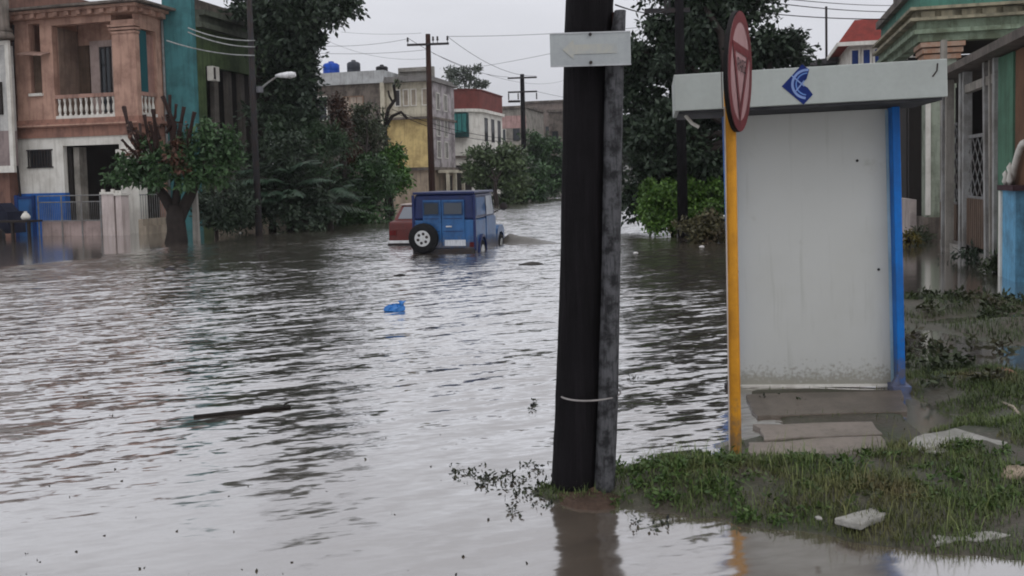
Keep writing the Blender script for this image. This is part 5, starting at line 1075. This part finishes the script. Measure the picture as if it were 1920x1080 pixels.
weeds('floating_litter', 'specks of leaf and bark adrift over the near flood water', pl_, .017, .013, leafmat('litter_bits', (0.015, 0.014, 0.012), (0.05, 0.045, 0.03)), 12)
# scattered dark weed clumps right of the kiosk
pl_ = []
for k in range(60):
    g_ = G(rg.uniform(1695, 1920), rg.choice([rg.uniform(562, 600), rg.uniform(640, 745)])); zz = float(ground_z(g_.x, g_.y))
    if zz > -.03: pl_.append((g_.x, g_.y, max(zz, 0), rg.uniform(.05, .13), 40))
weeds('patch_weeds', 'dark leafy weeds among the flooded grass right of the kiosk', pl_, .07, .03, leafmat('dark_weed_leaves', (0.014, 0.02, 0.009), (0.04, 0.055, 0.02), (0.05, 0.035, 0.02)), 9)

# ------------------------------------------------------------------ floating things
p = G(739, 583); b = MB()
b.lathe([(.02, -.03), (.1, -.02), (.13, .02), (.11, .06), (.05, .085), (.02, .09)], (0, 0, 0), 12); b.lathe([(.02, .02), (.05, .05), (.03, .1), (.05, .125), (.0, .13)], (.09, 0, 0), 8)
rg = np.random.default_rng(2); b.v = [(x * 1.1 + rg.normal() * .012, y * .8 + rg.normal() * .012, z + rg.normal() * .008) for x, y, z in b.v]
o = b.build('plastic_bag', wall('blue_plastic_bag', (0.02, 0.12, 0.36), (0.1, 0.25, 0.5), .4, rough=.25, bump=.2, scale=12), None); o.location = p; tag(o, 'crumpled blue plastic bag floating in mid road', 'bag')
a, e = G(363, 783), G(545, 766); b = MB(); b.tube([Vector((0, 0, .004)), (e - a) * .5 + Vector((0, .0, .008)), (e - a) + Vector((0, 0, .012))], [.016, .017, .012], 8); b.tube([(e - a) * .9, (e - a) * .93 + Vector((0, .05, .03)), (e - a) * .97 + Vector((0, .06, .035))], .008, 6)
o = b.build('floating_stick', wall('wet_dark_wood', (0.02, 0.017, 0.015), scale=6), None, True); o.location = a; tag(o, 'long dark stick floating in the left foreground', 'stick')
def flotsam(label, px, py, s, col, seed, sx=1.8):
    rg = np.random.default_rng(seed); b = MB(); b.lathe([(.01, -.02), (.8 * s, -.01), (s, .01), (.6 * s, .3 * s + .01), (.05 * s, .42 * s + .01)], (0, 0, 0), 9); b.v = [(x * sx * rg.uniform(.8, 1.2), y * rg.uniform(.8, 1.2), z * rg.uniform(.8, 1.2)) for x, y, z in b.v]
    o = b.build('flotsam', wall('flotsam_%d' % seed, col, bump=.2, scale=9), None); o.location = G(px, py); tag(o, label, 'debris', 'floating debris')
flotsam('dark lump drifting between the bag and the jeep', 750, 517, .06, (0.03, 0.028, 0.025), 1)
flotsam('flat brown leaf-like piece drifting right of the jeep', 996, 496, .1, (0.06, 0.055, 0.05), 2, 2.6)
flotsam('rounded dark lump at the edge of the calm water by the pink house', 318, 506, .09, (0.05, 0.045, 0.05), 3, 1.2)
flotsam('white scrap floating near the garden wall', 291, 437, .06, (0.6, 0.6, 0.58), 4, 1.3)
flotsam('white scrap floating right of the pruned tree', 452, 437, .06, (0.6, 0.6, 0.58), 5, 1.2)
flotsam('white scrap floating below the brown bush', 1316, 463, .05, (0.65, 0.62, 0.6), 6, 1.4)
flotsam('pale scrap floating in the water left of the yellow post', 1192, 475, .05, (0.6, 0.58, 0.56), 7, 1.2)
flotsam('tiny dark floating twig left of the black pole', 1000, 761, .016, (0.02, 0.02, 0.02), 8, 1.4)

# ------------------------------------------------------------------ thin rain haze
hz = MB(); hz.box(-430, 430, -150, 430, -3, 42)
hm = bpy.data.materials.new('rain_haze'); hm.use_nodes = True; t = hm.node_tree; t.nodes.remove(t.nodes['Principled BSDF'])
pv_ = N(t, 'ShaderNodeVolumePrincipled'); pv_.inputs['Density'].default_value = 0.00035; pv_.inputs['Color'].default_value = (.93, .95, 1, 1); pv_.inputs['Anisotropy'].default_value = .2
t.links.new(pv_.outputs[0], t.nodes['Material Output'].inputs['Volume'])
tag(hz.build('haze', hm), kind='stuff')
